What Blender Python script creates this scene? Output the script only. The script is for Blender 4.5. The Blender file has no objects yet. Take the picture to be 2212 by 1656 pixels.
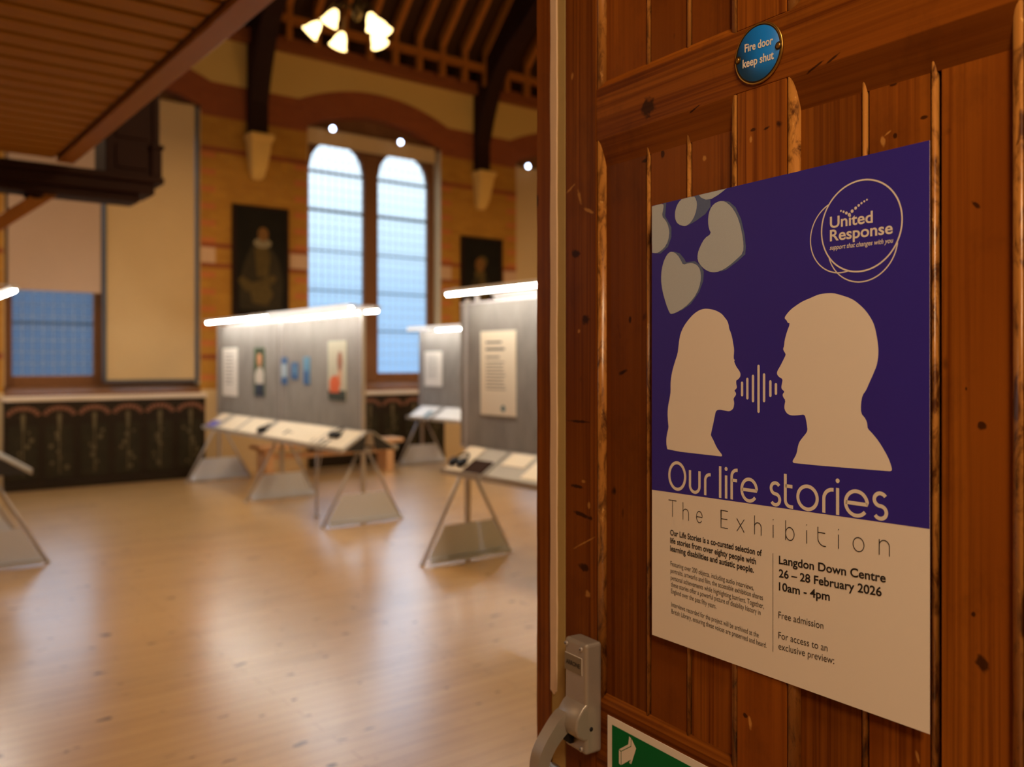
import bpy, bmesh, math, random
from mathutils import Vector, Matrix
random.seed(7)
S = bpy.context.scene
COL = S.collection
PI = math.pi

# ------------------------------------------------------------------ camera, world, lights, exposure
HORIZON = 782.0                                   # row of the horizon: a vertically shifted lens
FOCAL_PX = 1890.0
HEADING = math.radians(52.1)                      # angle of the view axis from +X, in plan
cam_d = bpy.data.cameras.new('camera'); cam = bpy.data.objects.new('camera', cam_d); COL.objects.link(cam)
cam_d.sensor_fit = 'HORIZONTAL'; cam_d.sensor_width = 17.3
cam_d.lens = FOCAL_PX / 2212.0 * 17.3
cam_d.shift_y = -(828.0 - HORIZON) / 2212.0
cam_d.clip_start = 0.02; cam_d.clip_end = 200
cam.location = (0, 0, 1.55); cam.rotation_euler = (PI / 2, 0, HEADING - PI / 2)
cam_d.dof.use_dof = True; cam_d.dof.focus_distance = 1.06; cam_d.dof.aperture_fstop = 1.8
S.camera = cam
S.view_settings.view_transform = 'Standard'
try: S.view_settings.look = 'None'
except Exception: pass
S.view_settings.gamma = 1.0
S.view_settings.exposure = 0.0
S.view_settings.use_curve_mapping = False
S.cycles.use_denoising = True
S.cycles.max_bounces = 8
S.cycles.sample_clamp_indirect = 4.0

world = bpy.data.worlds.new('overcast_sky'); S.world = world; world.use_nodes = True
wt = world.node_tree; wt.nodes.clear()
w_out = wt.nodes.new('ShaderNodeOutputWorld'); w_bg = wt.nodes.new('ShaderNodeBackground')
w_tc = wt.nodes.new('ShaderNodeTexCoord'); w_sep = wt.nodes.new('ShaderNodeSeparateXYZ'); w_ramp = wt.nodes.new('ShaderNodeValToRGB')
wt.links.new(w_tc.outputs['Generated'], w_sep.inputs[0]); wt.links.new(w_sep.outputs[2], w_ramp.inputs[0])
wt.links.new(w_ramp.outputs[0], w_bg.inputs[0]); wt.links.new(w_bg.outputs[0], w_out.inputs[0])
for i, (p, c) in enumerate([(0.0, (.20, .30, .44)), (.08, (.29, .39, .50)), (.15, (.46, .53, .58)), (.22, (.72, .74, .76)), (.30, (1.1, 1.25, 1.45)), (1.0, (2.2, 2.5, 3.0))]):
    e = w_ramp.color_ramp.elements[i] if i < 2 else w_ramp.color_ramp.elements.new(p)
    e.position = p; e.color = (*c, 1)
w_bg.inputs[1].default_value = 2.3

def lamp(name, kind, loc, power, col, size=.3, rot=None, size_y=None):
    l = bpy.data.lights.new(name, kind); o = bpy.data.objects.new(name, l); COL.objects.link(o)
    l.energy = power; l.color = col; o.location = loc
    if kind == 'AREA':
        l.size = size
        if size_y: l.shape = 'RECTANGLE'; l.size_y = size_y
    else: l.shadow_soft_size = size
    if rot: o.rotation_euler = rot
    return o
WARM = (1.0, .66, .34)
# the hall's other hanging lamps (shades open downwards), and the two ceiling lamps of the lobby behind and beside the camera
for x, y, p in ((7.6, 7.2, 95), (3.3, 4.6, 62), (10.6, 7.2, 80), (0.2, 9.6, 50), (3.8, 9.4, 40)):
    lamp('hall_lamp', 'AREA', (x, y, 4.6), p, WARM, .7)
lamp('hall_lamp', 'POINT', (7.6, 6.6, 4.7), 100, WARM, .35)
lamp('hall_lamp', 'POINT', (3.0, 4.4, 5.4), 70, WARM, .35)
# added cool fill lamps at the left and near sides; no windows stand there
lamp('left_side_fill', 'AREA', (-3.1, 9.6, 3.2), 42, (.66, .80, 1.0), 2.0, (0, -PI / 2, 0), 2.0)
lamp('near_side_fill', 'AREA', (6.8, 1.35, 3.4), 125, (.66, .80, 1.0), 2.2, (-PI / 2, 0, 0), 3.2)
lamp('lobby_lamp', 'AREA', (-.45, -.95, 2.75), 27, (1.0, .68, .40), .45, (math.radians(28), math.radians(-22), 0))
lamp('lobby_lamp', 'AREA', (.30, -.30, 2.95), 17, (1.0, .68, .40), .30, (math.radians(10), math.radians(-10), 0))
lamp('lobby_lamp', 'POINT', (-.9, 2.9, 2.5), 9, (1.0, .66, .36), .18)

# ------------------------------------------------------------------ node materials
class NT:
    def __init__(s, name):
        s.m = bpy.data.materials.new(name); s.m.use_nodes = True; s.t = s.m.node_tree
        s.b = s.t.nodes['Principled BSDF']
    def n(s, typ, **kw):
        nd = s.t.nodes.new('ShaderNode' + typ)
        for k, v in kw.items():
            if k.startswith('i_'): nd.inputs[k[2:].replace('_', ' ')].default_value = v
            else: setattr(nd, k, v)
        return nd
    def l(s, a, b): s.t.links.new(a, b)
    def ramp(s, src, stops, interp='LINEAR'):
        r = s.n('ValToRGB'); r.color_ramp.interpolation = interp
        for i, (p, c) in enumerate(stops):
            e = r.color_ramp.elements[i] if i < 2 else r.color_ramp.elements.new(p)
            e.position = p; e.color = (*c, 1) if len(c) == 3 else c
        s.l(src, r.inputs[0]); return r.outputs[0]
    def mapped(s, scale, coord='Object', loc=(0, 0, 0), rnd=0.0):
        tc = s.n('TexCoord'); mp = s.n('Mapping'); mp.inputs['Scale'].default_value = scale; mp.inputs['Location'].default_value = loc
        src = tc.outputs[coord]
        if rnd:
            g = s.n('NewGeometry'); ml = s.n('Math', operation='MULTIPLY'); ml.inputs[1].default_value = rnd
            s.l(g.outputs['Random Per Island'], ml.inputs[0])
            ad = s.n('VectorMath', operation='ADD'); s.l(src, ad.inputs[0]); s.l(ml.outputs[0], ad.inputs[1]); src = ad.outputs[0]
        s.l(src, mp.inputs[0]); return mp.outputs[0]
    def noise(s, vec, scale=1, detail=4, rough=.55, dist=0):
        nn = s.n('TexNoise'); nn.inputs['Scale'].default_value = scale; nn.inputs['Detail'].default_value = detail
        nn.inputs['Roughness'].default_value = rough; nn.inputs['Distortion'].default_value = dist
        s.l(vec, nn.inputs['Vector']); return nn.outputs['Fac']
    def mix(s, fac, a, b, blend='MIX'):
        m = s.n('Mix', data_type='RGBA', blend_type=blend)
        for v, i in ((fac, 0), (a, 6), (b, 7)):
            if hasattr(v, 'links'): s.l(v, m.inputs[i])
            else: m.inputs[i].default_value = v if i == 0 else (*v, 1)
        return m.outputs[2]
    def bump(s, h, strength=.2, dist=.01):
        b = s.n('Bump'); b.inputs['Strength'].default_value = strength; b.inputs['Distance'].default_value = dist
        s.l(h, b.inputs['Height']); s.l(b.outputs[0], s.b.inputs['Normal'])
    def base(s, c):
        if hasattr(c, 'links'): s.l(c, s.b.inputs['Base Color'])
        else: s.b.inputs['Base Color'].default_value = (*c, 1)
    def set(s, **kw):
        for k, v in kw.items(): s.b.inputs[k.replace('_', ' ')].default_value = v

def plain(name, col, rough=.6, metal=0, var=.0, vscale=8, spec=.5):
    t = NT(name); t.set(Roughness=rough, Metallic=metal); t.b.inputs['Specular IOR Level'].default_value = spec
    if var:
        f = t.noise(t.mapped((1, 1, 1)), vscale, 5)
        t.base(t.mix(f, tuple(c * (1 - var) for c in col), tuple(min(1, c * (1 + var)) for c in col)))
    else: t.base(col)
    return t.m
def glow(name, col, strength):
    t = NT(name); t.base((.8, .8, .8)); t.b.inputs['Emission Color'].default_value = (*col, 1); t.b.inputs['Emission Strength'].default_value = strength
    return t.m
def door_wood(name, axis='Z', dark=(.085, .016, .0015), mid=(.23, .060, .006), light=(.36, .120, .012), grain=150, rough=.36, marks=True):
    t = NT(name)
    sc = {'Z': (grain, grain, 1.6), 'X': (1.6, grain, grain)}[axis]
    v = t.mapped(sc, rnd=3.7)
    warp = {'Z': (9, 9, .9), 'X': (.9, 9, 9)}[axis]
    f1 = t.noise(v, 1.0, 4, .6, .35)
    f2 = t.noise(t.mapped(warp, rnd=5.1), 1.0, 3, .5, .6)
    zone = t.noise(t.mapped({'Z': (14, 14, 1.1), 'X': (1.1, 14, 14)}[axis], rnd=7.7), 1.0, 2, .5)
    tone = t.noise(t.mapped((2.2, 2.2, 1.2), rnd=2.3), 1.0, 2)
    plainw = t.mix(t.ramp(tone, [(.32, (0, 0, 0)), (.70, (1, 1, 1))]), t.mix(f2, mid, dark), t.mix(f2, mid, light))
    fine = t.mix(t.ramp(f1, [(.34, (0, 0, 0)), (.60, (1, 1, 1))]), dark, t.mix(f2, mid, light))
    base = t.mix(t.ramp(zone, [(.40, (.08, .08, .08)), (.62, (.72, .72, .72))]), plainw, fine)
    if marks:
        kn = t.noise(t.mapped({'Z': (26, 26, 15), 'X': (15, 26, 26)}[axis], rnd=9.3), 1.0, 2, .5)
        base = t.mix(t.ramp(kn, [(.70, (0, 0, 0)), (.76, (1, 1, 1))]), base, (.03, .009, .004))
        sc2 = t.noise(t.mapped((70, 70, 34), rnd=2.9), 1.0, 5, .7, 1.5)
        base = t.mix(t.ramp(sc2, [(.735, (0, 0, 0)), (.76, (1, 1, 1))]), base, (.50, .24, .06))
        gr = t.noise(t.mapped((7, 7, 4)), 1.0, 6, .7)
        base = t.mix(t.ramp(gr, [(.52, (0, 0, 0)), (.8, (.7, .7, .7))]), base, (.05, .014, .004))
        for k, cx, cz, rx, rz, ang in KNOTS + SCRAPES:
            if (k == 'h') != (axis == 'X'): continue
            mp = t.n('Mapping'); mp.vector_type = 'TEXTURE'
            mp.inputs['Location'].default_value = (cx, 0, cz); mp.inputs['Rotation'].default_value = (0, -ang, 0); mp.inputs['Scale'].default_value = (rx * 2, 1, rz * 2)
            tc = t.n('TexCoord'); t.l(tc.outputs['Object'], mp.inputs[0])
            wob = t.n('TexNoise'); wob.inputs['Scale'].default_value = 90; t.l(tc.outputs['Object'], wob.inputs['Vector'])
            ln = t.n('VectorMath', operation='LENGTH'); t.l(mp.outputs[0], ln.inputs[0])
            ad = t.n('Math', operation='MULTIPLY_ADD'); t.l(wob.outputs['Fac'], ad.inputs[0]); ad.inputs[1].default_value = .9; t.l(ln.outputs['Value'], ad.inputs[2])
            sc = (k, cx, cz, rx, rz, ang) in SCRAPES
            base = t.mix(t.ramp(ad.outputs[0], [(.70, (.85, .85, .85)), (1.0, (0, 0, 0))] if sc else [(.75, (.85, .85, .85)), (1.0, (0, 0, 0))]), base, (.48, .22, .05) if sc else (.02, .006, .002))
    g = t.n('NewGeometry'); oi = t.n('ObjectInfo'); sm = t.n('Math', operation='ADD'); t.l(g.outputs['Random Per Island'], sm.inputs[0]); t.l(oi.outputs['Random'], sm.inputs[1])
    fr_ = t.n('Math', operation='FRACT'); t.l(sm.outputs[0], fr_.inputs[0]); ma = t.n('MapRange'); t.l(fr_.outputs[0], ma.inputs[0]); ma.inputs[3].default_value = .72; ma.inputs[4].default_value = 1.22
    base = t.mix(1.0, base, ma.outputs[0], 'MULTIPLY')
    t.base(base); t.set(Roughness=rough); t.b.inputs['Specular IOR Level'].default_value = .07
    t.b.inputs['Coat Weight'].default_value = .0; t.b.inputs['Coat Roughness'].default_value = .2
    h = t.noise(t.mapped({'Z': (grain, grain, 5), 'X': (5, grain, grain)}[axis], rnd=3.7), 1.0, 4)
    t.bump(h, .22, .0012)
    return t.m
def worn_wood(name):
    t = NT(name)
    f = t.noise(t.mapped((60, 60, 22)), 1.0, 6, .7, .8)
    g = t.noise(t.mapped((120, 120, 8)), 1.0, 3)
    base = t.mix(t.ramp(f, [(.36, (0, 0, 0)), (.52, (1, 1, 1))]), (.07, .02, .004), t.mix(g, (.30, .115, .02), (.50, .22, .045)))
    base = t.mix(t.ramp(t.noise(t.mapped((90, 90, 40)), 1, 5, .75), [(.64, (0, 0, 0)), (.68, (1, 1, 1))]), base, (.62, .33, .09))
    t.base(base); t.set(Roughness=.32); t.b.inputs['Coat Weight'].default_value = .4; t.b.inputs['Coat Roughness'].default_value = .2
    t.bump(f, .35, .0015); return t.m
def hall_wood(name, a, b, scale=(3, 3, 3), rough=.5, spec=.12):
    t = NT(name); f = t.noise(t.mapped(scale, rnd=4.0), 1.0, 5, .6, .5); t.base(t.mix(f, a, b)); t.set(Roughness=rough); t.b.inputs['Specular IOR Level'].default_value = spec; return t.m

def floor_mat():
    t = NT('floorboards')
    tc = t.n('TexCoord'); br = t.n('TexBrick'); br.offset = .37; br.inputs['Scale'].default_value = 1.0
    br.inputs['Brick Width'].default_value = 2.6; br.inputs['Row Height'].default_value = .085
    br.inputs['Mortar Size'].default_value = .0022; br.inputs['Mortar Smooth'].default_value = .2
    br.inputs['Color1'].default_value = (.30, .30, .30, 1); br.inputs['Color2'].default_value = (.75, .75, .75, 1); br.inputs['Mortar'].default_value = (0, 0, 0, 1)
    t.l(tc.outputs['Object'], br.inputs['Vector'])
    g = t.noise(t.mapped((1.4, 26, 1)), 1.0, 5, .6, .6)
    c = t.mix(br.outputs['Color'], (.50, .285, .105), (.64, .405, .175))
    c = t.mix(.45, c, t.mix(g, (.38, .20, .07), (.70, .46, .21)))
    k = t.noise(t.mapped((7, 16, 1)), 1.0, 2, .5)
    c = t.mix(t.ramp(k, [(.68, (0, 0, 0)), (.73, (1, 1, 1))]), c, (.075, .035, .018))
    s = t.noise(t.mapped((1.1, 2.6, 1)), 1.0, 5, .6)
    c = t.mix(t.ramp(s, [(.5, (0, 0, 0)), (.85, (.5, .5, .5))]), c, (.20, .09, .035))
    c = t.mix(t.ramp(br.outputs['Fac'], [(0, (0, 0, 0)), (1, (.5, .5, .5))]), c, (.16, .075, .03))
    t.base(c)
    t.l(t.ramp(g, [(.2, (.26, .26, .26)), (.9, (.40, .40, .40))]), t.b.inputs['Roughness'])
    t.b.inputs['Specular IOR Level'].default_value = .55
    t.b.inputs['Coat Weight'].default_value = 1.0; t.b.inputs['Coat Roughness'].default_value = .24; t.b.inputs['Coat IOR'].default_value = 1.6
    t.bump(t.mix(.5, br.outputs['Fac'], (0, 0, 0)), -.15, .003)
    return t.m
def brick_mat(name, c1, c2, mortar):
    t = NT(name)
    tc = t.n('TexCoord'); sp = t.n('SeparateXYZ'); cb = t.n('CombineXYZ'); br = t.n('TexBrick')
    ad = t.n('Math', operation='ADD')
    t.l(tc.outputs['Object'], sp.inputs[0]); t.l(sp.outputs[0], ad.inputs[0]); t.l(sp.outputs[1], ad.inputs[1])
    t.l(ad.outputs[0], cb.inputs[0]); t.l(sp.outputs[2], cb.inputs[1]); t.l(cb.outputs[0], br.inputs['Vector'])
    br.inputs['Scale'].default_value = 1; br.inputs['Brick Width'].default_value = .23; br.inputs['Row Height'].default_value = .078
    br.inputs['Mortar Size'].default_value = .007
    for k, v in (('Color1', c1), ('Color2', c2), ('Mortar', mortar)): br.inputs[k].default_value = (*v, 1)
    f = t.noise(t.mapped((2, 2, 2)), 1.0, 5, .6)
    t.base(t.mix(f, br.outputs['Color'], tuple(x * .62 for x in c1)))
    t.set(Roughness=.85); t.bump(br.outputs['Fac'], -.4, .006); return t.m

# knots, stains and scrapes of the old door: board direction, place on the door face (m), half sizes (m), tilt
KNOTS = [('h', -0.01, 1.9058, 0.015, 0.0143, 0), ('v', -0.1759, 1.7185, 0.0105, 0.0072, 0), ('v', -0.1504, 1.6152, 0.009, 0.0085, 0), ('v', -0.1584, 1.3149, 0.0251, 0.0036, -0.1), ('v', -0.1538, 1.2353, 0.0136, 0.0057, 0), ('v', -0.0744, 1.5358, 0.0112, 0.0034, 0.3), ('v', -0.0591, 1.6115, 0.003, 0.006, 0), ('v', 0.1778, 1.8331, 0.005, 0.0023, 0), ('v', 0.1977, 1.8304, 0.0055, 0.0017, 0.2), ('v', 0.2169, 1.831, 0.0048, 0.0044, 0), ('v', 0.0087, 1.8387, 0.0037, 0.0057, 0), ('v', -0.0273, 1.836, 0.0067, 0.0033, 0), ('v', 0.1275, 1.1907, 0.0039, 0.0035, 0), ('v', 0.1654, 1.1155, 0.0037, 0.0029, 0), ('v', 0.1871, 1.2096, 0.0056, 0.0078, 0), ('v', 0.3576, 1.8428, 0.0048, 0.0024, 0), ('v', 0.3926, 1.7996, 0.005, 0.0019, 0), ('v', 0.3602, 1.7879, 0.0026, 0.0029, 0), ('v', 0.4449, 1.7026, 0.0022, 0.0054, 0.9), ('v', 0.4516, 1.2584, 0.0062, 0.0088, 0), ('v', 0.4426, 1.3049, 0.0023, 0.0027, 0), ('v', 0.4357, 1.5239, 0.0014, 0.0027, 0), ('v', 0.4516, 1.4888, 0.0044, 0.0041, 0), ('h', 0.267, 1.8842, 0.0136, 0.0016, 0.35), ('h', 0.2915, 1.8876, 0.0106, 0.0015, 0.4), ('h', 0.0791, 1.8823, 0.0116, 0.0012, 0.3), ('v', -0.1677, 1.4583, 0.0255, 0.0022, 0), ('v', -0.1735, 1.3573, 0.0162, 0.0029, 0)]
SCRAPES = [('v', -0.1889, 1.8215, 0.013, 0.0022, 0.45), ('v', -0.1654, 1.8054, 0.0035, 0.0144, 0.35), ('v', -0.1425, 1.7806, 0.0157, 0.0028, -0.4), ('v', -0.1538, 1.273, 0.0316, 0.0014, 0.47), ('v', -0.1841, 1.9965, 0.0035, 0.0051, 0), ('v', -0.1447, 1.1968, 0.0067, 0.0057, 0), ('v', -0.1425, 1.3328, 0.0034, 0.0049, 0), ('v', 0.3851, 1.1445, 0.002, 0.0067, 0.25), ('v', 0.3457, 1.7861, 0.0027, 0.0069, 0.2), ('v', 0.1727, 1.1094, 0.0029, 0.0103, 0.1), ('v', -0.1677, 1.598, 0.0035, 0.0036, 0), ('v', -0.1561, 1.3665, 0.0057, 0.0028, 0), ('v', 0.3511, 1.7923, 0.0054, 0.0015, 0.5), ('v', 0.1742, 1.8226, 0.0022, 0.004, 0), ('v', 0.0874, 1.8169, 0.0033, 0.0037, 0)]
M = {}
M['wood_v'] = door_wood('varnished_pine_upright', 'Z')
M['wood_h'] = door_wood('varnished_pine_rail', 'X')
M['worn'] = worn_wood('worn_honey_edge')
M['cream'] = plain('olive_cream_paint', (.40, .285, .105), .55, 0, .10, 30, .2)
M['oldcream'] = plain('pinkish_cream_paint', (.66, .49, .335), .6, 0, .08, 40, .2)
M['floor'] = floor_mat()
M['brick'] = brick_mat('golden_brick', (.40, .170, .008), (.50, .235, .016), (.36, .18, .022))
M['redbrick'] = brick_mat('red_brick', (.25, .052, .005), (.30, .070, .008), (.22, .07, .012))
M['quoin'] = plain('orange_quoin', (.40, .12, .02), .85, 0, .2, 6)
M['stone'] = plain('pale_stone', (.48, .30, .17), .8, 0, .15, 6)
M['corbel'] = plain('cream_stone', (.60, .36, .085), .8, 0, .12, 7)
M['plaster'] = plain('cream_plaster', (.50, .315, .085), .85, 0, .06, 2)
M['pier'] = plain('tan_plaster', (.52, .36, .18), .8, 0, .06, 3)
M['dark'] = hall_wood('dark_stained_timber', (.013, .0038, .0022), (.026, .008, .004), (2, 2, 2), .65)
M['rafter'] = hall_wood('brown_rafter_timber', (.24, .078, .011), (.31, .108, .016), (4, 4, 4), .55)
M['roofboard'] = hall_wood('dark_roof_boards', (.030, .011, .004), (.055, .021, .007), (3, 3, 3), .6)
M['plate'] = hall_wood('red_brown_beam', (.16, .045, .012), (.21, .065, .018), (2, 5, 5), .5)
M['frame'] = hall_wood('brown_window_timber', (.13, .055, .020), (.20, .085, .032), (5, 5, 2), .5)
M['soffit'] = hall_wood('orange_matchboard', (.23, .085, .003), (.32, .132, .006), (2, 14, 14), .6)
M['edge'] = hall_wood('brown_edge_beam', (.21, .075, .012), (.28, .105, .018), (14, 1.5, 6), .42)
M['groove'] = plain('dark_board_gap', (.03, .011, .003), .8)
M['blind'] = plain('cream_blind_cloth', (.50, .345, .165), .8, 0, .05, 3)
M['pinkblind'] = plain('pinkish_blind_cloth', (.44, .305, .215), .8, 0, .04, 3)
M['blindedge'] = plain('slate_blind_guide', (.05, .055, .065), .5)
M['lead'] = plain('lead_came', (.34, .40, .46), .5)
M['bar'] = plain('iron_saddle_bar', (.035, .055, .07), .5)
M['dadorail'] = plain('pale_dado_paint', (.62, .50, .38), .5)
M['dado'] = hall_wood('black_stained_panel', (.013, .008, .005), (.026, .016, .008), (3, 3, 3), .4)
M['dadopanel'] = plain('painted_dark_panel', (.022, .016, .007), .6, 0, .5, 9, .15)
M['motif'] = plain('terracotta_paint', (.17, .060, .022), .7, 0, .4, 30)
M['flower'] = plain('olive_gold_paint', (.085, .060, .018), .7, 0, .4, 18)
t = NT('grey_felt_panel'); fl = t.noise(t.mapped((7, 7, 2.2)), 1.0, 6, .65); t.base(t.mix(t.ramp(fl, [(.3, (0, 0, 0)), (.72, (1, 1, 1))]), (.20, .18, .165), (.29, .265, .24))); t.set(Roughness=.9); M['felt'] = t.m
M['alu'] = plain('satin_aluminium', (.46, .42, .40), .42, .55)
M['tube'] = plain('grey_steel_tube', (.44, .41, .40), .45, .3)
M['ballast'] = plain('pale_grey_plate', (.62, .67, .80), .5)
M['whitepaint'] = plain('white_housing', (.72, .68, .62), .45)
M['tray'] = plain('grey_tray', (.40, .37, .32), .6)
M['trayend'] = plain('black_tray_end', (.02, .02, .022), .6)
M['led'] = glow('led_tube', (1.0, .95, .85), 60.0)
M['batten_glow'] = glow('dim_batten_glow', (1.0, .95, .86), .75)
M['bulb'] = glow('lit_glass_shade', (1.0, .70, .27), 4.5)
M['spot'] = glow('cool_led', (.60, .72, 1.0), 14.0)
M['brass'] = plain('aged_brass', (.42, .24, .05), .32, .9, .3, 60)
M['darkbrass'] = plain('tarnished_brass', (.07, .042, .014), .4, .8, .3, 60)
M['benchwood'] = hall_wood('pale_bench_wood', (.50, .27, .13), (.60, .35, .18), (3, 12, 12), .45)
M['black'] = plain('black_plastic', (.010, .010, .011), .6, spec=.2)
M['paper'] = plain('white_paper', (.80, .76, .70), .7)
M['creampaper'] = plain('cream_paper', (.80, .70, .54), .7)
M['ink'] = plain('black_ink', (.014, .010, .009), .6)
M['greyink'] = plain('dark_grey_ink', (.055, .042, .030), .6)
M['blue'] = plain('royal_blue_ink', (.027, .015, .31), .5, 0, .10, 5)
M['posterwhite'] = plain('poster_white', (.82, .76, .68), .45)
M['heart'] = plain('speckled_grey_print', (.46, .53, .60), .5, 0, .16, 900)
M['heartside'] = plain('slate_blue_print', (.10, .145, .30), .5, 0, .12, 300)
M['silver'] = plain('silver_paint', (.42, .385, .34), .38, .55, .06, 40)
M['label'] = plain('dull_label', (.20, .165, .12), .5)
M['green'] = plain('sign_green', (.0, .15, .035), .5, spec=.15)
M['signwhite'] = plain('sign_white', (.82, .76, .68), .45)
M['discblue'] = plain('disc_blue', (.002, .17, .62), .5, 0, .12, 40)
M['leafletblue'] = plain('violet_blue_print', (.13, .13, .50), .6)
M['brownbook'] = plain('dark_brown_cover', (.030, .013, .007), .8, spec=.1)
M['oil'] = plain('dark_oil_ground', (.010, .008, .005), .8, 0, .5, 4, .1)
M['oilflesh'] = plain('old_flesh_paint', (.145, .066, .016), .6, 0, .3, 20, .1)
M['oilgold'] = plain('dull_gold_paint', (.072, .046, .012), .6, 0, .4, 9, .1)
M['oilcloth'] = plain('umber_paint', (.026, .018, .008), .6, 0, .4, 9, .1)
M['oilwhite'] = plain('old_ruff_paint', (.15, .11, .05), .5, 0, .3, 20)
M['exterior'] = plain('grey_rendered_wall', (.045, .07, .12), .9, 0, .3, .6)
M['lawn'] = plain('wet_ground', (.10, .13, .12), .9)
for nm, c in dict(pgreen=(.03, .07, .02), pskin=(.60, .28, .15), pwhite=(.60, .55, .48), pnavy=(.02, .03, .06), ppale=(.50, .47, .36), pred=(.62, .11, .03), pdark=(.02, .03, .02), pblue1=(.03, .10, .26), pblue2=(.10, .26, .42), plight=(.42, .52, .58), phair=(.28, .11, .06), pteal=(.05, .14, .16)).items():
    M[nm] = plain('print_' + nm[1:], c, .6)
t = NT('obscured_glass'); t.t.nodes.remove(t.b)
tr = t.n('BsdfTransparent'); tr.inputs[0].default_value = (.86, .93, .98, 1); tl = t.n('BsdfTranslucent'); tl.inputs[0].default_value = (.75, .85, .95, 1)
mx = t.n('MixShader'); mx.inputs[0].default_value = .03; t.l(tr.outputs[0], mx.inputs[1]); t.l(tl.outputs[0], mx.inputs[2])
t.l(mx.outputs[0], [n for n in t.t.nodes if n.type == 'OUTPUT_MATERIAL'][0].inputs[0]); M['glass'] = t.m

# ------------------------------------------------------------------ mesh helpers
class MB:
    def __init__(s): s.v = []; s.f = []; s.sm = []
    def face(s, idx, smooth=False): s.f.append(idx); s.sm.append(smooth)
    def add(s, vs, fs, smooth=False):
        k = len(s.v); s.v += [tuple(v) for v in vs]
        for f in fs: s.face([i + k for i in f], smooth)
        return s
    def box(s, a, b):
        x0, y0, z0 = a; x1, y1, z1 = b
        return s.add([(x0, y0, z0), (x1, y0, z0), (x1, y1, z0), (x0, y1, z0), (x0, y0, z1), (x1, y0, z1), (x1, y1, z1), (x0, y1, z1)],
                     [(0, 3, 2, 1), (4, 5, 6, 7), (0, 1, 5, 4), (1, 2, 6, 5), (2, 3, 7, 6), (3, 0, 4, 7)])
    def prism(s, pts, f0, f1, smooth=False):
        """pts: outline; f0, f1 map an outline point to the two end positions"""
        n = len(pts); vs = [f0(p) for p in pts] + [f1(p) for p in pts]
        s.add(vs, [tuple(range(n))[::-1], tuple(range(n, 2 * n))])
        k = len(s.v) - 2 * n
        for i in range(n): s.face([k + i, k + (i + 1) % n, k + n + (i + 1) % n, k + n + i], smooth)
        return s
    def tube(s, path, r, seg=10, cap=True, smooth=True):
        path = [Vector(p) for p in path]; rs = r if isinstance(r, (list, tuple)) else [r] * len(path); rings = []
        up = None
        for i, p in enumerate(path):
            t = (path[min(i + 1, len(path) - 1)] - path[max(i - 1, 0)]).normalized()
            a = up if up is not None else (Vector((0, 0, 1)) if abs(t.z) < .9 else Vector((1, 0, 0)))
            x = (a - t * a.dot(t)).normalized(); y = t.cross(x); up = x
            rings.append([p + (x * math.cos(2 * PI * k / seg) + y * math.sin(2 * PI * k / seg)) * rs[i] for k in range(seg)])
        k0 = len(s.v)
        for rg in rings: s.v += [tuple(v) for v in rg]
        for i in range(len(rings) - 1):
            for k in range(seg):
                a = k0 + i * seg + k; b = k0 + i * seg + (k + 1) % seg
                s.face([a, b, b + seg, a + seg], smooth)
        if cap: s.face([k0 + k for k in range(seg)][::-1]); s.face([k0 + (len(rings) - 1) * seg + k for k in range(seg)])
        return s
    def lathe(s, prof, c=(0, 0, 0), seg=24, mat=None, smooth=True):
        k0 = len(s.v); c = Vector(c)
        for r, z in prof:
            for k in range(seg):
                v = Vector((r * math.cos(2 * PI * k / seg), r * math.sin(2 * PI * k / seg), z))
                if mat is not None: v = mat @ v
                s.v.append(tuple(c + v))
        for i in range(len(prof) - 1):
            for k in range(seg):
                a = k0 + i * seg + k; b = k0 + i * seg + (k + 1) % seg
                s.face([a, b, b + seg, a + seg], smooth)
        s.face([k0 + k for k in range(seg)][::-1]); s.face([k0 + (len(prof) - 1) * seg + k for k in range(seg)])
        return s
    def build(s, name, mat, parent=None, bevel=0, loc=None, seg=2):
        me = bpy.data.meshes.new(name); me.from_pydata(s.v, [], s.f); me.update()
        for p, m in zip(me.polygons, s.sm): p.use_smooth = m
        b = bmesh.new(); b.from_mesh(me); bmesh.ops.recalc_face_normals(b, faces=b.faces); b.to_mesh(me); b.free()
        o = bpy.data.objects.new(name, me); COL.objects.link(o)
        me.materials.append(M[mat] if isinstance(mat, str) else mat)
        if parent is not None: o.parent = parent
        if loc: o.location = loc
        if bevel:
            md = o.modifiers.new('bevel', 'BEVEL'); md.width = bevel; md.segments = seg; md.limit_method = 'ANGLE'; md.angle_limit = math.radians(35)
        return o
def empty(name, loc=(0, 0, 0), rz=0):
    o = bpy.data.objects.new(name, None); COL.objects.link(o); o.location = loc; o.rotation_euler = (0, 0, rz); o.empty_display_size = .1; return o
def tag(o, label=None, cat=None, group=None, kind=None):
    if label: o['label'] = label
    if cat: o['category'] = cat
    if group: o['group'] = group
    if kind: o['kind'] = kind
    return o
def struct(o, label=None, cat=None): return tag(o, label, cat, None, 'structure')
def box(name, a, b, mat, parent=None, bevel=0): return MB().box(a, b).build(name, mat, parent, bevel)
def ell(cx, cy, rx, ry, n=28, a0=0, a1=2 * PI, closed=True):
    m = n if closed else n + 1
    return [(cx + rx * math.cos(a0 + (a1 - a0) * i / n), cy + ry * math.sin(a0 + (a1 - a0) * i / n)) for i in range(m)]
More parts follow.
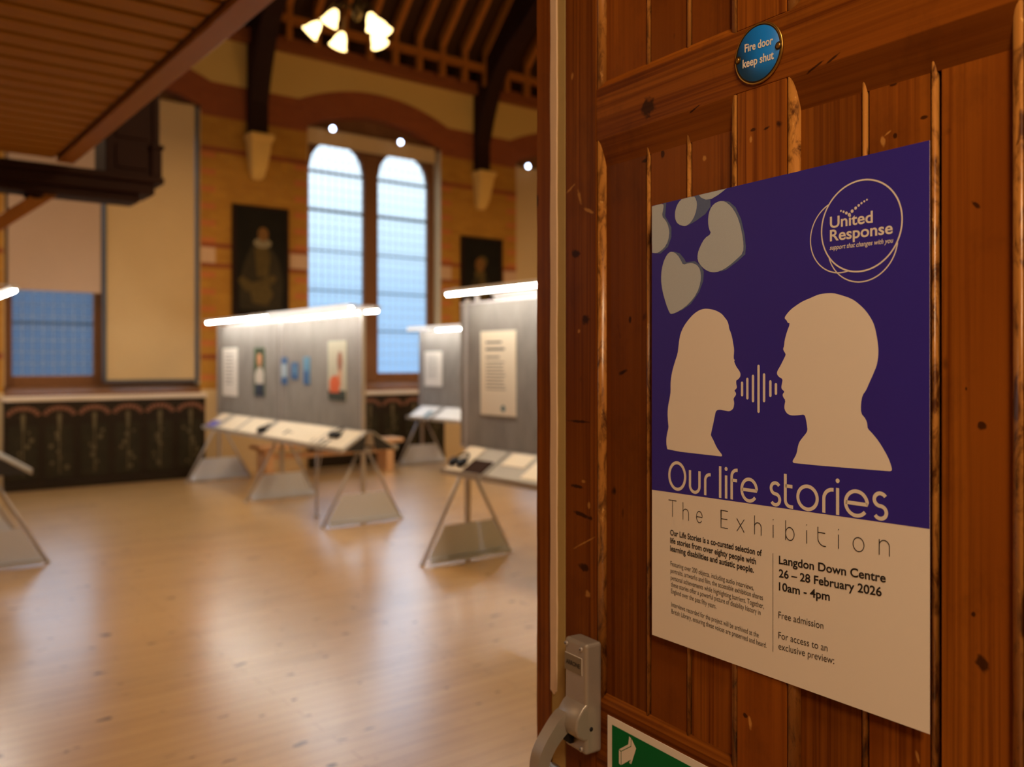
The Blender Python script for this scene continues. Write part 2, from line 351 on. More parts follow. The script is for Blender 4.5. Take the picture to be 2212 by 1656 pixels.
def ribbon(pts, w, closed=False):
    """flat stroke outline as quads, in 2-D"""
    n = len(pts); P = [Vector(p) for p in pts]; L = []; R = []
    for i in range(n):
        a = P[i - 1] if (i > 0 or closed) else P[i]; b = P[(i + 1) % n] if (i < n - 1 or closed) else P[i]
        t = (b - a).normalized(); nn = Vector((-t.y, t.x))
        k = 1.0
        if 0 < i < n - 1 or closed:
            t1 = (P[i] - a).normalized(); k = 1 / max(.5, abs(nn.dot(Vector((-t1.y, t1.x)))))
        L.append(P[i] + nn * w / 2 * k); R.append(P[i] - nn * w / 2 * k)
    qs = []
    for i in range(n if closed else n - 1):
        j = (i + 1) % n; qs.append([L[i], R[i], R[j], L[j]])
    return qs

class Flat:
    """flat printed shapes on a plane: add outlines in metres, mapped through f(x, y, lift)"""
    def __init__(s, f): s.f = f; s.mb = MB()
    def poly(s, pts, lift): s.mb.add([s.f(p[0], p[1], lift) for p in pts], [tuple(range(len(pts)))]); return s
    def quads(s, qs, lift):
        for q in qs: s.poly(q, lift)
        return s
    def rect(s, x0, y0, x1, y1, lift): return s.poly([(x0, y0), (x1, y0), (x1, y1), (x0, y1)], lift)
    def build(s, name, mat, parent): return s.mb.build(name, mat, parent)
_txt = {}
def glyphs(txt, bold):
    """outline mesh of one line of lettering in the built-in face: verts, polygons, cap height, width"""
    key = (txt, bold)
    if key not in _txt:
        cu = bpy.data.curves.new('t', 'FONT'); cu.body = txt; cu.size = 1; cu.offset = bold; cu.resolution_u = 5; cu.fill_mode = 'FRONT'
        o = bpy.data.objects.new('t', cu); COL.objects.link(o)
        dg = bpy.context.evaluated_depsgraph_get(); dg.update()
        me = bpy.data.meshes.new_from_object(o.evaluated_get(dg))
        v = [(p.co.x, p.co.y) for p in me.vertices]; f = [tuple(p.vertices) for p in me.polygons]
        bpy.data.objects.remove(o); bpy.data.curves.remove(cu); bpy.data.meshes.remove(me)
        _txt[key] = (v, f)
    return _txt[key]
def cap_h():
    v, _ = glyphs('H', 0); return max(p[1] for p in v)
CAP = cap_h()
def text(flat, txt, x0, x1, y0, y1, cap, lift, bold=0, slant=0):
    """letter a line from (x0,y0) to (x1,y1) along its baseline with the given capital height"""
    v, f = glyphs(txt, bold); lo = min(p[0] for p in v); hi = max(p[0] for p in v)
    kx = (x1 - x0) / (hi - lo); ky = cap / CAP
    out = [(x0 + (p[0] - lo) * kx + slant * p[1] * ky, y0 + (y1 - y0) * (p[0] - lo) / (hi - lo) + p[1] * ky) for p in v]
    flat.mb.add([flat.f(p[0], p[1], lift) for p in out], f)

# ------------------------------------------------------------------ the room shell
struct(MB().box((-3.2, -2.6, -.12), (14, 12.0, 0)).build('floor', 'floor'), 'pale varnished pine board floor of the hall', 'floor')
BAYS = [(1.63, 3.97), (5.53, 7.87), (9.43, 11.77)]
WY = 12.0
def arch_in(x, a, b): m = (a + b) / 2; h = (b - a) / 2; return 5.03 + .28 * (1 - ((x - m) / h) ** 2)
def arch_out(x, a, b): m = (a + b) / 2; h = (b - a) / 2 + .13; return 5.40 + .30 * (1 - min(1, ((x - m) / h) ** 2))
wall = MB()
edges = [-3.2] + [e for b in BAYS for e in b] + [14.0]
for i in range(0, len(edges), 2): wall.box((edges[i], WY, 1.18), (edges[i + 1], WY + .4, 4.93))
for a, b in BAYS: wall.box((a, WY + .0, 0), (b, WY + .4, 1.10))
wall_far = struct(wall.build('wall_far', 'brick'), 'golden brick far wall with tall arched windows', 'wall')
for i in range(0, len(edges), 2):
    box('pier_base', (edges[i], WY - .01, 0), (edges[i + 1], WY + .4, 1.18), 'pier', wall_far)
    box('red_brick_head', (edges[i], WY, 4.93), (edges[i + 1], WY + .4, 5.40), 'redbrick', wall_far)
    for z, h in ((4.44, .07), (3.125, .06), (2.85, .06), (1.59, .07)):
        box('red_brick_band', (edges[i], WY - .006, z), (edges[i + 1], WY + .01, z + h), 'redbrick', wall_far)
for i in (2, 4):
    for xa, xb in ((edges[i], edges[i] + .2), (edges[i + 1] - .27, edges[i + 1])):
        box('stone_block', (xa, WY - .007, 2.912), (xb, WY + .01, 3.124), 'stone', wall_far)
        q = MB()
        for k in range(14):
            z = 1.30 + k * .235
            if 2.75 < z < 3.15 or 1.5 < z < 1.65: continue
            q.box((xa if xa == edges[i] else xb - .2, WY - .004, z), (xa + .2 if xa == edges[i] else xb, WY + .01, z + .078))
        q.build('quoins', 'quoin', wall_far)
plast = MB()
for a, b in BAYS:
    ring = MB(); N = 24; x0 = a - .13; x1 = b + .13
    xs = [x0 + (x1 - x0) * k / N for k in range(N + 1)]
    lo = [arch_in(min(max(x, a), b), a, b) for x in xs]; hi = [arch_out(x, a, b) for x in xs]
    out = list(zip(xs, lo)) + list(zip(xs, hi))[::-1]
    for k in range(N):
        quad = [(xs[k], lo[k]), (xs[k + 1], lo[k + 1]), (xs[k + 1], hi[k + 1]), (xs[k], hi[k])]
        ring.prism(quad, lambda p: (p[0], WY - .008, p[1]), lambda p: (p[0], WY + .4, p[1]))
        quad = [(xs[k], hi[k]), (xs[k + 1], hi[k + 1]), (xs[k + 1], 6.2), (xs[k], 6.2)]
        plast.prism(quad, lambda p: (p[0], WY, p[1]), lambda p: (p[0], WY + .4, p[1]))
    ring.build('brick_arch', 'redbrick', wall_far)
    for x in (a, b - .012): box('reveal_lining', (x, WY + .002, 1.25), (x + .012, WY + .2, 5.0), 'pier', wall_far)
prev = -3.2
for a, b in BAYS + [(14.13, 14)]:
    plast.box((prev, WY, 5.40), (a - .13, WY + .4, 6.2)); prev = b + .13
plast.build('plaster_band', 'plaster', wall_far)
struct(box('wall_left', (-3.4, -2.6, 0), (-3.2, 12.4, 13), 'plaster'), 'plain hall wall far to the left', 'wall')
struct(box('wall_right', (14, -2.6, 0), (14.2, 12.4, 13), 'plaster'), 'plain hall wall far to the right', 'wall')
struct(box('wall_back', (-3.2, -2.8, 0), (14, -2.6, 4.4), 'plaster'), 'plain wall behind the lobby', 'wall')
struct(MB().box((1.32, 1.06, 0), (14, 1.24, 13)).box((-3.2, -2.6, 4.2), (1.5, 1.1, 4.4)).build('wall_front', 'plaster'), 'partition wall between lobby and hall', 'wall')
ceil = MB()
for y0, z0, y1, z1 in ((12.4, 6.1, 6.5, 12.0), (6.5, 12.0, 1.1, 6.6)):
    ceil.prism([(y0, z0), (y1, z1), (y1, z1 + .1), (y0, z0 + .1)], lambda p: (-3.4, p[0], p[1]), lambda p: (14.2, p[0], p[1]))
ceil.box((-3.4, -2.8, 6.5), (14.2, 1.2, 6.7))
ceiling = struct(ceil.build('ceiling', 'roofboard'), 'dark boarded pitched timber roof', 'ceiling')
k = 0
for i in range(24):
    x = 4.66 + i * .43 - 1.29
    b = [(11.86, 6.42), (11.72, 6.20), (11.60, 6.30), (11.60, 6.62), (6.6, 11.62), (6.6, 11.78)]
    MB().prism([(11.70, 6.10), (11.62, 6.10), (11.62, 6.56), (6.6, 11.58), (6.6, 11.80), (11.70, 6.70)], lambda p: (x - .045, p[0], p[1]), lambda p: (x + .045, p[0], p[1])).build('rafter', 'rafter', ceiling)
box('roof_plate', (-3.2, 11.63, 6.33), (14, 11.72, 6.44), 'rafter', ceiling)
struct(box('trim_1', (-3.2, 11.86, 6.02), (14, 12.05, 6.21), 'plate', None, .012), 'red brown timber wall plate below the rafters', 'trim')
# arched braces on the piers
for px in (4.75, 8.65):
    pr = [(12.0, 4.74), (11.88, 4.74), (11.88, 5.2), (11.76, 5.58), (11.58, 6.02), (11.40, 6.28), (11.05, 6.59), (10.7, 6.80), (10.0, 7.3), (9.0, 8.2), (8.0, 9.4), (7.4, 10.4), (7.4, 11.0), (11.6, 6.8), (12.0, 6.3)]
    MB().prism(pr, lambda p: (px - .14, p[0], p[1]), lambda p: (px + .14, p[0], p[1])).build('arched_brace', 'dark', ceiling, .02)
for i, px in enumerate((4.75, 8.65)):
    cb = MB(); prof = [(.17, .26, 4.745), (.18, .27, 4.70), (.15, .22, 4.63), (.135, .19, 4.47), (.115, .15, 4.30), (.09, .10, 4.17), (.06, .06, 4.12)]
    vs = []; fs = []
    for hw, dp, z in prof: vs += [(px - hw, 12.0, z), (px - hw, 12 - dp, z), (px + hw, 12 - dp, z), (px + hw, 12.0, z)]
    for r in range(len(prof) - 1):
        for c in range(4): fs.append((r * 4 + c, r * 4 + (c + 1) % 4, r * 4 + 4 + (c + 1) % 4, r * 4 + 4 + c))
    fs += [(0, 1, 2, 3), tuple(range(len(prof) * 4 - 4, len(prof) * 4))]
    tag(cb.add(vs, fs).build('stone_corbel', 'corbel', None, .015), ['tapering cream stone corbel above the seated old portrait', 'tapering cream stone corbel above the smaller head portrait right of the window'][i], 'corbel', 'stone corbels under the roof braces')

# windows: frame, leaded lights, glass
def window(name, a, b, label):
    y = WY + .2; m = (a + b) / 2; root = struct(empty(name, (0, 0, 0)), label, 'window'); lights = [(m - 1.05, m - .125), (m + .125, m + 1.05)]
    fr = MB(); spring = 4.457; R = .4625; top = 5.33
    fr.box((a - .05, y, 1.24), (lights[0][0], y + .1, top)); fr.box((lights[1][1], y, 1.24), (b + .05, y + .1, top)); fr.box((lights[0][1], y, 1.24), (lights[1][0], y + .1, top))
    for l0, l1 in lights:
        fr.box((l0, y, 1.24), (l1, y + .1, 1.383)); c = (l0 + l1) / 2; N = 20
        for k in range(N):
            xa = l0 + (l1 - l0) * k / N; xb = l0 + (l1 - l0) * (k + 1) / N
            za = spring + math.sqrt(max(0, R * R - (xa - c) ** 2)); zb = spring + math.sqrt(max(0, R * R - (xb - c) ** 2))
            fr.prism([(xa, za), (xb, zb), (xb, top), (xa, top)], lambda p: (p[0], y, p[1]), lambda p: (p[0], y + .1, p[1]))
    f = fr.build('window_frame', 'frame', root, .012)
    for l0, l1 in lights:
        box('glass_pane', (l0, y + .055, 1.383), (l1, y + .058, 4.93), 'glass', root)
        ld = MB(); n = 8
        for k in range(1, n): xx = l0 + (l1 - l0) * k / n; ld.box((xx - .003, y + .045, 1.383), (xx + .003, y + .054, 4.92))
        z = 1.383 + .148
        while z < 4.9: ld.box((l0, y + .046, z - .003), (l1, y + .053, z + .003)); z += .148
        ld.build('leading', 'lead', root)
        sb = MB()
        for z in (4.43, 3.85): sb.box((l0, y + .03, z - .022), (l1, y + .045, z + .022))
        for z in (3.24, 2.64, 2.04): sb.box((l0, y + .03, z - .012), (l1, y + .045, z + .012))
        sb.build('saddle_bar', 'bar', root)
    led = MB(); led.prism([(WY - .02, 1.13), (WY - .02, 1.17), (WY + .2, 1.25), (WY + .3, 1.25), (WY + .3, 1.1), (WY - .01, 1.1)], lambda p: (a, p[0], p[1]), lambda p: (b, p[0], p[1]))
    led.build('window_sill', 'frame', root)
    return root
window('window_1', *BAYS[0], 'left hall window, upper part behind a lowered pinkish blind')
window('window_2', *BAYS[1], 'tall two-light leaded window with rounded heads in the middle of the far wall')
window('window_3', *BAYS[2], 'hall window behind a lowered cream blind, mostly hidden by the door frame')
box_ext = struct(box('wall_outside', (-6, 19, -1), (4.9, 19.4, 3.4), 'exterior'), 'grey wall of a building outside the left window', 'wall')
struct(box('ground_outside', (-40, 12.4, -1.1), (60, 90, -1.0), 'lawn'), 'wet ground outside the windows', 'ground')

# blinds
def blind(name, x0, x1, z0, z1, y, mat, label, guides=False, bar=True):
    r = tag(empty(name, ((x0 + x1) / 2, y, z1)), label, 'blind', 'roller blinds on the hall windows')
    cx, cz = (x0 + x1) / 2, z1
    MB().box((x0 - cx, 0, z0 - cz), (x1 - cx, .006, 0)).build('cloth', mat, r)
    MB().tube([(x0 - cx, .03, -.0), (x1 - cx, .03, -.0)], .028, 12).build('roller', mat, r)
    MB().box((x0 - cx, -.006, z0 - cz - .012), (x1 - cx, .012, z0 - cz + .01)).build('bottom_bar', mat, r)
    if guides:
        for s in (x0 - .045, x1 + .008): MB().box((s - cx, -.02, z0 - cz - .03), (s + .04 - cx, .03, 0)).build('side_guide', 'blindedge', r)
        MB().box((x0 - .045 - cx, -.02, z0 - cz - .05), (x1 + .048 - cx, .03, z0 - cz - .012)).build('bottom_guide', 'blindedge', r)
blind('roller_blind', 1.68, 2.715, 2.44, 4.95, WY + .02, 'pinkblind', 'pinkish cloth blind half lowered over the leaded glass at far left')
blind('roller_blind', 2.785, 3.90, 1.335, 5.02, WY + .02, 'blind', 'full-length cream blind between dark guides, lowered down to the sill', True)
blind('roller_blind', 5.57, 7.79, 4.80, 5.02, WY + .05, 'blind', 'short rolled-up cream blind across the heads of the tall bright window')
blind('roller_blind', 9.44, 11.7, 1.9, 4.97, WY + .05, 'blind', 'cream blind at the right end of the far wall, beside the wooden door frame')
for i, (x, z) in enumerate(((5.906, 5.03), (7.074, 5.01), (9.652, 4.985))):
    r = tag(empty('spotlight', (x, WY - .02, z)), ['small cool spotlight over the left half of the rolled-up blind', 'small cool spotlight over the right half of the rolled-up blind', 'small cool spotlight at the top of the blind beside the door frame'][i], 'lamp', 'small window spotlights')
    MB().lathe([(.03, .04), (.042, .03), (.046, 0), (.04, -.01)], (0, 0, 0), 16, Matrix.Rotation(PI / 2, 3, 'X')).build('spot_housing', 'whitepaint', r)
    MB().lathe([(.036, .036), (.038, .044), (.02, .054)], (0, 0, 0), 16, Matrix.Rotation(PI / 2, 3, 'X')).build('spot_lens', 'spot', r)
    MB().box((-.01, .0, -.01), (.01, .03, .01)).build('spot_bracket', 'whitepaint', r)

# dado: white capping and black painted panelling under each window
struct(MB().box((1.60, WY - .13, 1.075), (4.02, WY + .02, 1.135)).box((5.50, WY - .13, 1.05), (7.90, WY + .02, 1.105)).box((9.4, WY - .13, 1.05), (11.8, WY + .02, 1.105)).build('trim_2', 'dadorail', None, .01), 'pale painted capping rail on the black panelling', 'trim')
def dado(a, b, zt, label):
    y = WY - .11; r = tag(empty('dado_panelling', (a, y, 0)), label, 'panelling', 'painted dado panelling'); L = b - a
    MB().box((0, 0, 0), (L, .085, zt)).build('board', 'dado', r, .004)
    n = 6; w = L / n
    for k in range(n):
        x = w * (k + .5)
        MB().box((x - w * .38, -.006, .14), (x + w * .38, .0, zt - .30)).build('panel', 'dadopanel', r, .003)
        am = MB()
        for j in range(9):
            a0 = math.radians(12 + j * 17.6); a1 = a0 + math.radians(13)
            q = [(x + w * .49 * math.cos(a0), zt - .19 + .135 * math.sin(a0)), (x + w * .49 * math.cos(a1), zt - .19 + .135 * math.sin(a1)), (x + w * .37 * math.cos(a1), zt - .20 + .09 * math.sin(a1)), (x + w * .37 * math.cos(a0), zt - .20 + .09 * math.sin(a0))]
            am.prism(q, lambda p: (p[0], -.010, p[1]), lambda p: (p[0], -.003, p[1]))
        am.build('arch_motif', 'motif', r)
        fm = MB(); rnd = random.Random(k * 7 + int(a * 10))
        for j in range(7):
            xx = x + rnd.uniform(-.10, .10); zz = .24 + j * .075 + rnd.uniform(-.02, .02); rr = rnd.uniform(.018, .038)
            fm.prism([(xx + rr * math.cos(t * PI / 4) * (1 if t % 2 else .6), zz + rr * math.sin(t * PI / 4) * (1 if t % 2 else .6)) for t in range(8)], lambda p: (p[0], -.009, p[1]), lambda p: (p[0], -.005, p[1]))
        fm.prism([(x - .012, zt - .36), (x + .012, zt - .36), (x + .026, zt - .18), (x, zt - .13), (x - .026, zt - .18)], lambda p: (p[0], -.010, p[1]), lambda p: (p[0], -.003, p[1]))
        fm.prism([(x - .006, .18), (x + .006, .18), (x + .006, zt - .36), (x - .006, zt - .36)], lambda p: (p[0], -.008, p[1]), lambda p: (p[0], -.005, p[1]))
        fm.build('flower_motif', 'flower', r)
    MB().box((0, -.015, 0), (L, .0, .09)).build('plinth', 'dado', r)
dado(1.62, 4.0, 1.075, 'black painted panelling with terracotta arches below the left window blinds')
dado(5.53, 7.87, 1.05, 'black painted panelling behind the wooden bench below the bright window')
dado(9.43, 11.77, 1.05, 'black painted panelling at the right end, hidden behind the display screens')

# oil paintings on the piers
def painting(x0, x1, z0, z1, label, figure):
    w, h = x1 - x0, z1 - z0; r = tag(empty('oil_painting', (x0, WY - .045, z0)), label, 'painting', 'old portraits on the piers')
    MB().box((0, 0, 0), (w, .045, h)).build('canvas', 'oil', r)
    fr = MB()
    for q in (((0, -.012, 0), (.035, 0, h)), ((w - .035, -.012, 0), (w, 0, h)), ((.035, -.012, 0), (w - .035, 0, .035)), ((.035, -.012, h - .035), (w - .035, 0, h))): fr.box(*q)
    fr.build('frame', 'dark', r, .004)
    for nm, mat, pts, lift in figure:
        Flat(lambda x, y, l: (x * w, -l, y * h)).poly(pts, lift).build(nm, mat, r)
painting(4.40, 5.22, 2.20, 3.755, 'large dark portrait of a seated old man left of the tall bright window', [
    ('robe', 'oilcloth', [(.12, .06), (.10, .30), (.22, .52), (.34, .64), (.62, .66), (.80, .54), (.90, .34), (.86, .06)], .002),
    ('sleeve', 'oilgold', [(.08, .32), (.16, .36), (.34, .30), (.70, .38), (.78, .36), (.74, .31), (.40, .22), (.22, .22)], .003),
    ('doublet', 'oilgold', [(.42, .36), (.38, .60), (.48, .66), (.60, .64), (.66, .54), (.62, .36)], .0035),
    ('skirt', 'oilgold', [(.34, .12), (.30, .24), (.62, .30), (.72, .20), (.60, .10)], .0036),
    ('ruff', 'oilwhite', ell(.52, .665, .16, .045), .004), ('beard', 'oilwhite', ell(.53, .685, .085, .06), .0045), ('head', 'oilflesh', ell(.53, .745, .095, .065), .005)])
painting(8.25, 9.10, 2.10, 3.65, 'smaller dark portrait of a head above the lit screen right of the window', [
    ('cloak', 'oilcloth', [(.15, .05), (.18, .45), (.34, .60), (.56, .60), (.76, .42), (.82, .05)], .002),
    ('drapery', 'oilgold', [(.36, .10), (.40, .48), (.50, .58), (.62, .44), (.66, .10)], .003), ('collar', 'oilgold', ell(.44, .60, .13, .05), .0035),
    ('head', 'oilflesh', ell(.44, .70, .115, .075), .004), ('hair', 'oilgold', ell(.50, .74, .12, .06), .0032)])

# ------------------------------------------------------------------ gallery over the camera's left
gal = tag(empty('gallery', (1.36, 7.03, 3.0)), 'dark timber gallery with a boarded orange soffit overhead at upper left', 'gallery')
def gl(mb, name, mat, bevel=0, parent=None):
    mb.v = [(x - 1.36, y - 7.03, z - 3.0) for x, y, z in mb.v]; return mb.build(name, mat, parent or gal, bevel)
sb = MB(); y = -1.3
while y < 7.0:
    y1 = min(y + .176, 7.03); sb.box((-3.1, y + .016, 3.02), (1.268, y1 - .018, 3.06)); y += .18
gl(sb, 'soffit', 'soffit', .006); gl(MB().box((-3.1, -1.3, 3.04), (1.29, 7.03, 3.10)), 'soffit_backing', 'groove')
gl(MB().prism([(1.29, 3.0), (1.40, 3.0), (1.418, 3.018), (1.418, 3.26), (1.29, 3.26)], lambda p: (p[0], -1.3, p[1]), lambda p: (p[0], 7.03, p[1])), 'edge_beam', 'edge')
gl(MB().box((-3.1, 7.03, 2.93), (2.05, 7.42, 2.985)), 'beam_cornice', 'dark', .012)
gl(MB().box((-3.1, 7.055, 2.845), (1.985, 7.40, 2.93)), 'main_beam', 'dark', .012)
gl(MB().box((-3.1, 7.09, 2.785), (1.885, 7.36, 2.845)), 'beam_moulding', 'dark', .01)
gl(MB().lathe([(.0, -.03), (.05, -.02), (.075, .01), (.085, .06)], (1.18, 7.22, 2.75), 16), 'pendant_boss', 'dark')
gl(MB().box((1.63, 7.07, 2.985), (2.0, 7.42, 4.3)), 'parapet_pier', 'dark', .01)
gl(MB().box((1.70, 7.056, 3.03), (1.93, 7.075, 3.21)), 'lower_panel', 'dark', .006); gl(MB().box((1.70, 7.056, 3.26), (1.93, 7.075, 4.1)), 'upper_panel', 'dark', .006)
gl(MB().box((1.955, 7.045, 2.985), (2.035, 7.44, 3.20)).box((1.945, 7.035, 3.20), (2.05, 7.45, 3.235)).box((1.965, 7.055, 3.235), (2.02, 7.43, 4.3)), 'corner_post', 'dark', .008)
gl(MB().prism([(1.326, 2.785), (1.176, 2.785), (.55, 2.284), (.55, 2.164)], lambda p: (p[0], 7.16, p[1]), lambda p: (p[0], 7.26, p[1])), 'bracket', 'edge', .008)
gl(MB().box((.43, 7.12, 0), (.55, 7.30, 2.785)), 'post', 'edge', .01)

# ------------------------------------------------------------------ chandelier
ch = tag(empty('chandelier', (3.80, 7.19, 4.78)), 'hanging lamp with six lit glass shades under the dark roof', 'chandelier')
MB().tube([(0, 0, -.03), (0, 0, 6.4)], .012, 8).build('stem', 'darkbrass', ch)
MB().lathe([(.0, -.12), (.03, -.10), (.055, -.04), (.05, .04), (.025, .10), (.015, .18)], (0, 0, 0), 16).build('hub', 'darkbrass', ch)
for dx, dy, dz in ((-.313, .236, -.18), (-.18, .14, -.075), (-.125, .09, -.29), (.108, -.095, -.115), (.168, -.14, -.165), (.142, -.12, -.275)):
    p = Vector((dx, dy, dz)); hz = Vector((dx, dy, 0)); mid = hz * .55 + Vector((0, 0, max(dz, -.2) * .3 + .1))
    tilt = Vector((dx, dy, -.42)).normalized(); neck = p - tilt * .07
    arm = MB().tube([(0, 0, 0), mid * .5, mid, neck * .96 + Vector((0, 0, .03)), neck], .008, 8).build('arm', 'darkbrass', ch)
    q = Vector((0, 0, -1)).rotation_difference(tilt).to_matrix()
    MB().lathe([(.022, .075), (.034, .055), (.052, .02), (.062, -.02), (.076, -.055), (.084, -.065), (.07, -.055), (.0, -.02)], p, 20, q).build('glass_shade', 'bulb', arm)

# ------------------------------------------------------------------ display screens
def unit(near, panels, stands, label, tube_sets, z_led=2.065, trays=True, tray_u=None):
    """near: near end on the floor; local x runs away along the screen, local +y is the face towards the camera's left"""
    r = tag(empty('display_screen', (near[0], near[1], 0), PI / 2), label, 'display screen', 'grey exhibition screens')
    for u0, u1 in panels:
        p = MB().box((u0, -.014, .895), (u1, .014, 2.01)).build('panel', 'felt', r, .003)
        for z in (.88, 2.006): MB().box((u0, -.017, z), (u1, .017, z + .014)).build('panel_edge', 'alu', p)
    for u in stands:
        st = MB().box((u - .016, -.02, .0), (u + .016, .02, 2.05)).build('pole', 'alu', r, .004)
        for s in (-1, 1):
            MB().tube([(u, s * .045, .70), (u, s * .418, .012)], .014, 10).tube([(u, s * .418, .018), (u, s * .428, .0)], .02, 10).build('leg', 'tube', st)
        bp = MB().prism([(-.385, .045), (.385, .045), (.232, .292), (-.232, .292)], lambda p: (u - .024, p[0], p[1]), lambda p: (u - .020, p[0], p[1]))
        bp.box((u - .06, -.385, .040), (u - .02, .385, .046)); bp.box((u - .06, -.385, .012), (u - .056, .385, .046)); bp.build('ballast_plate', 'ballast', st)
        MB().box((u - .022, -.10, .68), (u + .022, .10, .72)).build('clamp', 'tube', st)
    for y, u0, u1, *lip in tube_sets:
        b = MB().box((u0, y - .028, z_led), (u1, y + .028, z_led + .028)).build('light_batten', 'whitepaint', r, .005)
        MB().tube([(u0 + .012, y, z_led - .007), (u1 - .012, y, z_led - .007)], .0125, 10).build('led_tube', 'batten_glow' if lip == [2] else 'led', b)  # dim ones are housings; faint glow stands in for the front tube's light
        if lip == [1]:
            o = .028 if y > 0 else -.034
            MB().box((u0, y + o, z_led - .026), (u1, y + o + .006, z_led + .028)).build('diffuser_lip', 'batten_glow', b)
    us = sorted({u for t in tube_sets for u in (max(t[1], panels[0][0]) + .06, min(t[2], panels[-1][1]) - .06)})
    for u in us: MB().box((u - .012, -.22, z_led + .028), (u + .012, .22, z_led + .04)).box((u - .01, -.01, 2.0), (u + .01, .01, z_led + .03)).build('light_arm', 'tube', r)
    for s in (1, -1):
        for u0, u1 in (tray_u or panels):
            q = [(.03, .875), (.03, .89), (.29, .722), (.296, .745), (.304, .745), (.30, .700), (.29, .704)]
            tr = MB().prism(q, lambda p: (u0, s * p[0], p[1]), lambda p: (u1, s * p[0], p[1])).build('tray', 'tray', r)
            MB().prism([(.03, .875), (.285, .708), (.06, .708)], lambda p: (u0 + .004, s * p[0], p[1]), lambda p: (u0 + .012, s * p[0], p[1])).build('tray_end', 'trayend', tr)
            MB().prism([(.03, .875), (.285, .708), (.06, .708)], lambda p: (u1 - .012, s * p[0], p[1]), lambda p: (u1 - .004, s * p[0], p[1])).build('tray_end', 'trayend', tr)
    return r
UA = (4.05, 7.54); UB = (3.97, 1.74); UC = (7.15, 7.45); UD = (.90, 7.54)
unit(UA, [(0, 2.005), (2.015, 4.02)], (.0, 1.92, 3.96), 'grey double screen of photos in the middle of the hall, with a full reading tray', [(.22, -.2, 1.74, 1), (.22, 1.76, 3.79), (-.22, .11, 2.12), (-.22, 2.2, 4.25, 2)], 2.065, True, [(-.14, 1.93), (1.97, 3.74)])
unit(UB, [(0, 2.0), (2.01, 4.01)], (0, 1.96, 3.93), 'nearest grey screen with a large text sheet, cut off by the door frame', [(.24, .0, 1.95), (.24, 2.0, 3.87), (-.2, .1, 2.0, 2), (-.2, 2.05, 3.85, 2)], 2.075, True, [(-.1, 1.2), (1.25, 3.33), (3.36, 3.86)])
unit(UC, [(0, 2.02), (2.03, 4.05)], (.0, 2.0, 3.98), 'farthest grey screen, under the right half of the bright window', [(.22, -.1, 1.9, 1), (.22, 2.0, 4.0, 1), (-.22, .1, 3.9)], 2.05, True, [(-.1, 1.9), (2.0, 3.3), (3.35, 3.95)])
unit(UD, [(0, 2.005), (2.015, 4.02)], (.0, 1.49, 3.96), 'grey screen cut off by the left edge, its light tube pointing inwards', [(.2, .0, 1.9), (-.2, .0, 1.96), (-.2, 2.0, 3.9)], 2.10, True, [(-.1, 1.93), (1.97, 3.9)])
# sheets hung on the screens: x is distance along the screen from its near end
def sheet(name, U, u0, u1, z0, z1, label, cat, group, parts=(), mat='paper', off=.0145):
    r = tag(empty(name, (U[0], U[1], 0), PI / 2), label, cat, group)
    r.location = (U[0] - off, U[1] + u0, z0); w, h = u1 - u0, z1 - z0
    MB().box((0, 0, 0), (w, .008, h)).build('sheet', mat, r)
    for nm, mt, pts, lift in parts:        # outlines in 0..1 of the sheet as seen from the front (left to right)
        Flat(lambda x, y, l: ((1 - x) * w, .008 + l, y * h)).poly(pts, lift).build(nm, mt, r)
    return r
def lines(rows):
    return [('text_line', 'greyink', [(x0, y - t), (x1, y - t), (x1, y + t), (x0, y + t)], .0006) for x0, x1, y, t in rows]
thin = [(.16, .16 + random.uniform(.55, .68), .86 - i * .075, .008) for i in range(9)]
sheet('text_sheet', UA, 3.26, 3.77, 1.12, 1.73, 'white text sheet at the left end of the middle screen', 'poster', 'sheets on the middle screen', lines(thin), 'paper')
sheet('portrait_photo', UA, 2.39, 2.70, 1.145, 1.72, 'tall photo of a person in a white top on dark green', 'photo', 'sheets on the middle screen', [
    ('trousers', 'pnavy', [(.12, 0), (.18, .27), (.92, .27), (.96, 0)], .0005), ('shirt', 'pwhite', [(.16, .26), (.10, .44), (.34, .58), (.78, .60), (.98, .48), (.94, .26)], .001),
    ('face', 'pskin', ell(.56, .77, .22, .17), .0015), ('hair', 'pdark', ell(.58, .93, .24, .055), .002)], 'pgreen')
sheet('blue_print', UA, 1.735, 1.895, 1.30, 1.60, 'small blue and white print, leftmost of three blue prints', 'print', 'blue prints on the middle screen', [('white_patch', 'plight', [(.1, .28), (.1, .76), (.95, .76), (.95, .28)], .0006)], 'pblue1')
sheet('blue_print', UA, 1.45, 1.625, 1.36, 1.545, 'small dark blue print, the short middle one of three', 'print', 'blue prints on the middle screen', [('pale_patch', 'pblue2', [(.45, .3), (.4, .75), (.85, .8), (.8, .3)], .0006)], 'pblue1')
sheet('blue_print', UA, 1.155, 1.305, 1.31, 1.605, 'small teal blue print, rightmost of three blue prints', 'print', 'blue prints on the middle screen', [('dark_foot', 'pblue1', [(.05, .0), (.05, .5), (.9, .5), (.9, 0)], .0006)], 'pblue2')
sheet('portrait_photo', UA, .305, .71, 1.165, 1.765, 'tall photo of a person in a red top on pale background', 'photo', 'sheets on the middle screen', [
    ('dark_base', 'pdark', [(0.02, 0), (0.0, .17), (.98, .17), (.98, 0)], .0005), ('arm', 'pskin', [(.50, .22), (.46, .40), (.70, .46), (.74, .24)], .0008), ('red_top', 'pred', [(.10, .13), (.10, .32), (.24, .41), (.50, .42), (.66, .33), (.62, .13)], .001),
    ('neck', 'pskin', [(.56, .36), (.56, .52), (.76, .52), (.74, .36)], .0011), ('face', 'phair', ell(.66, .66, .15, .17), .0015)], 'ppale')
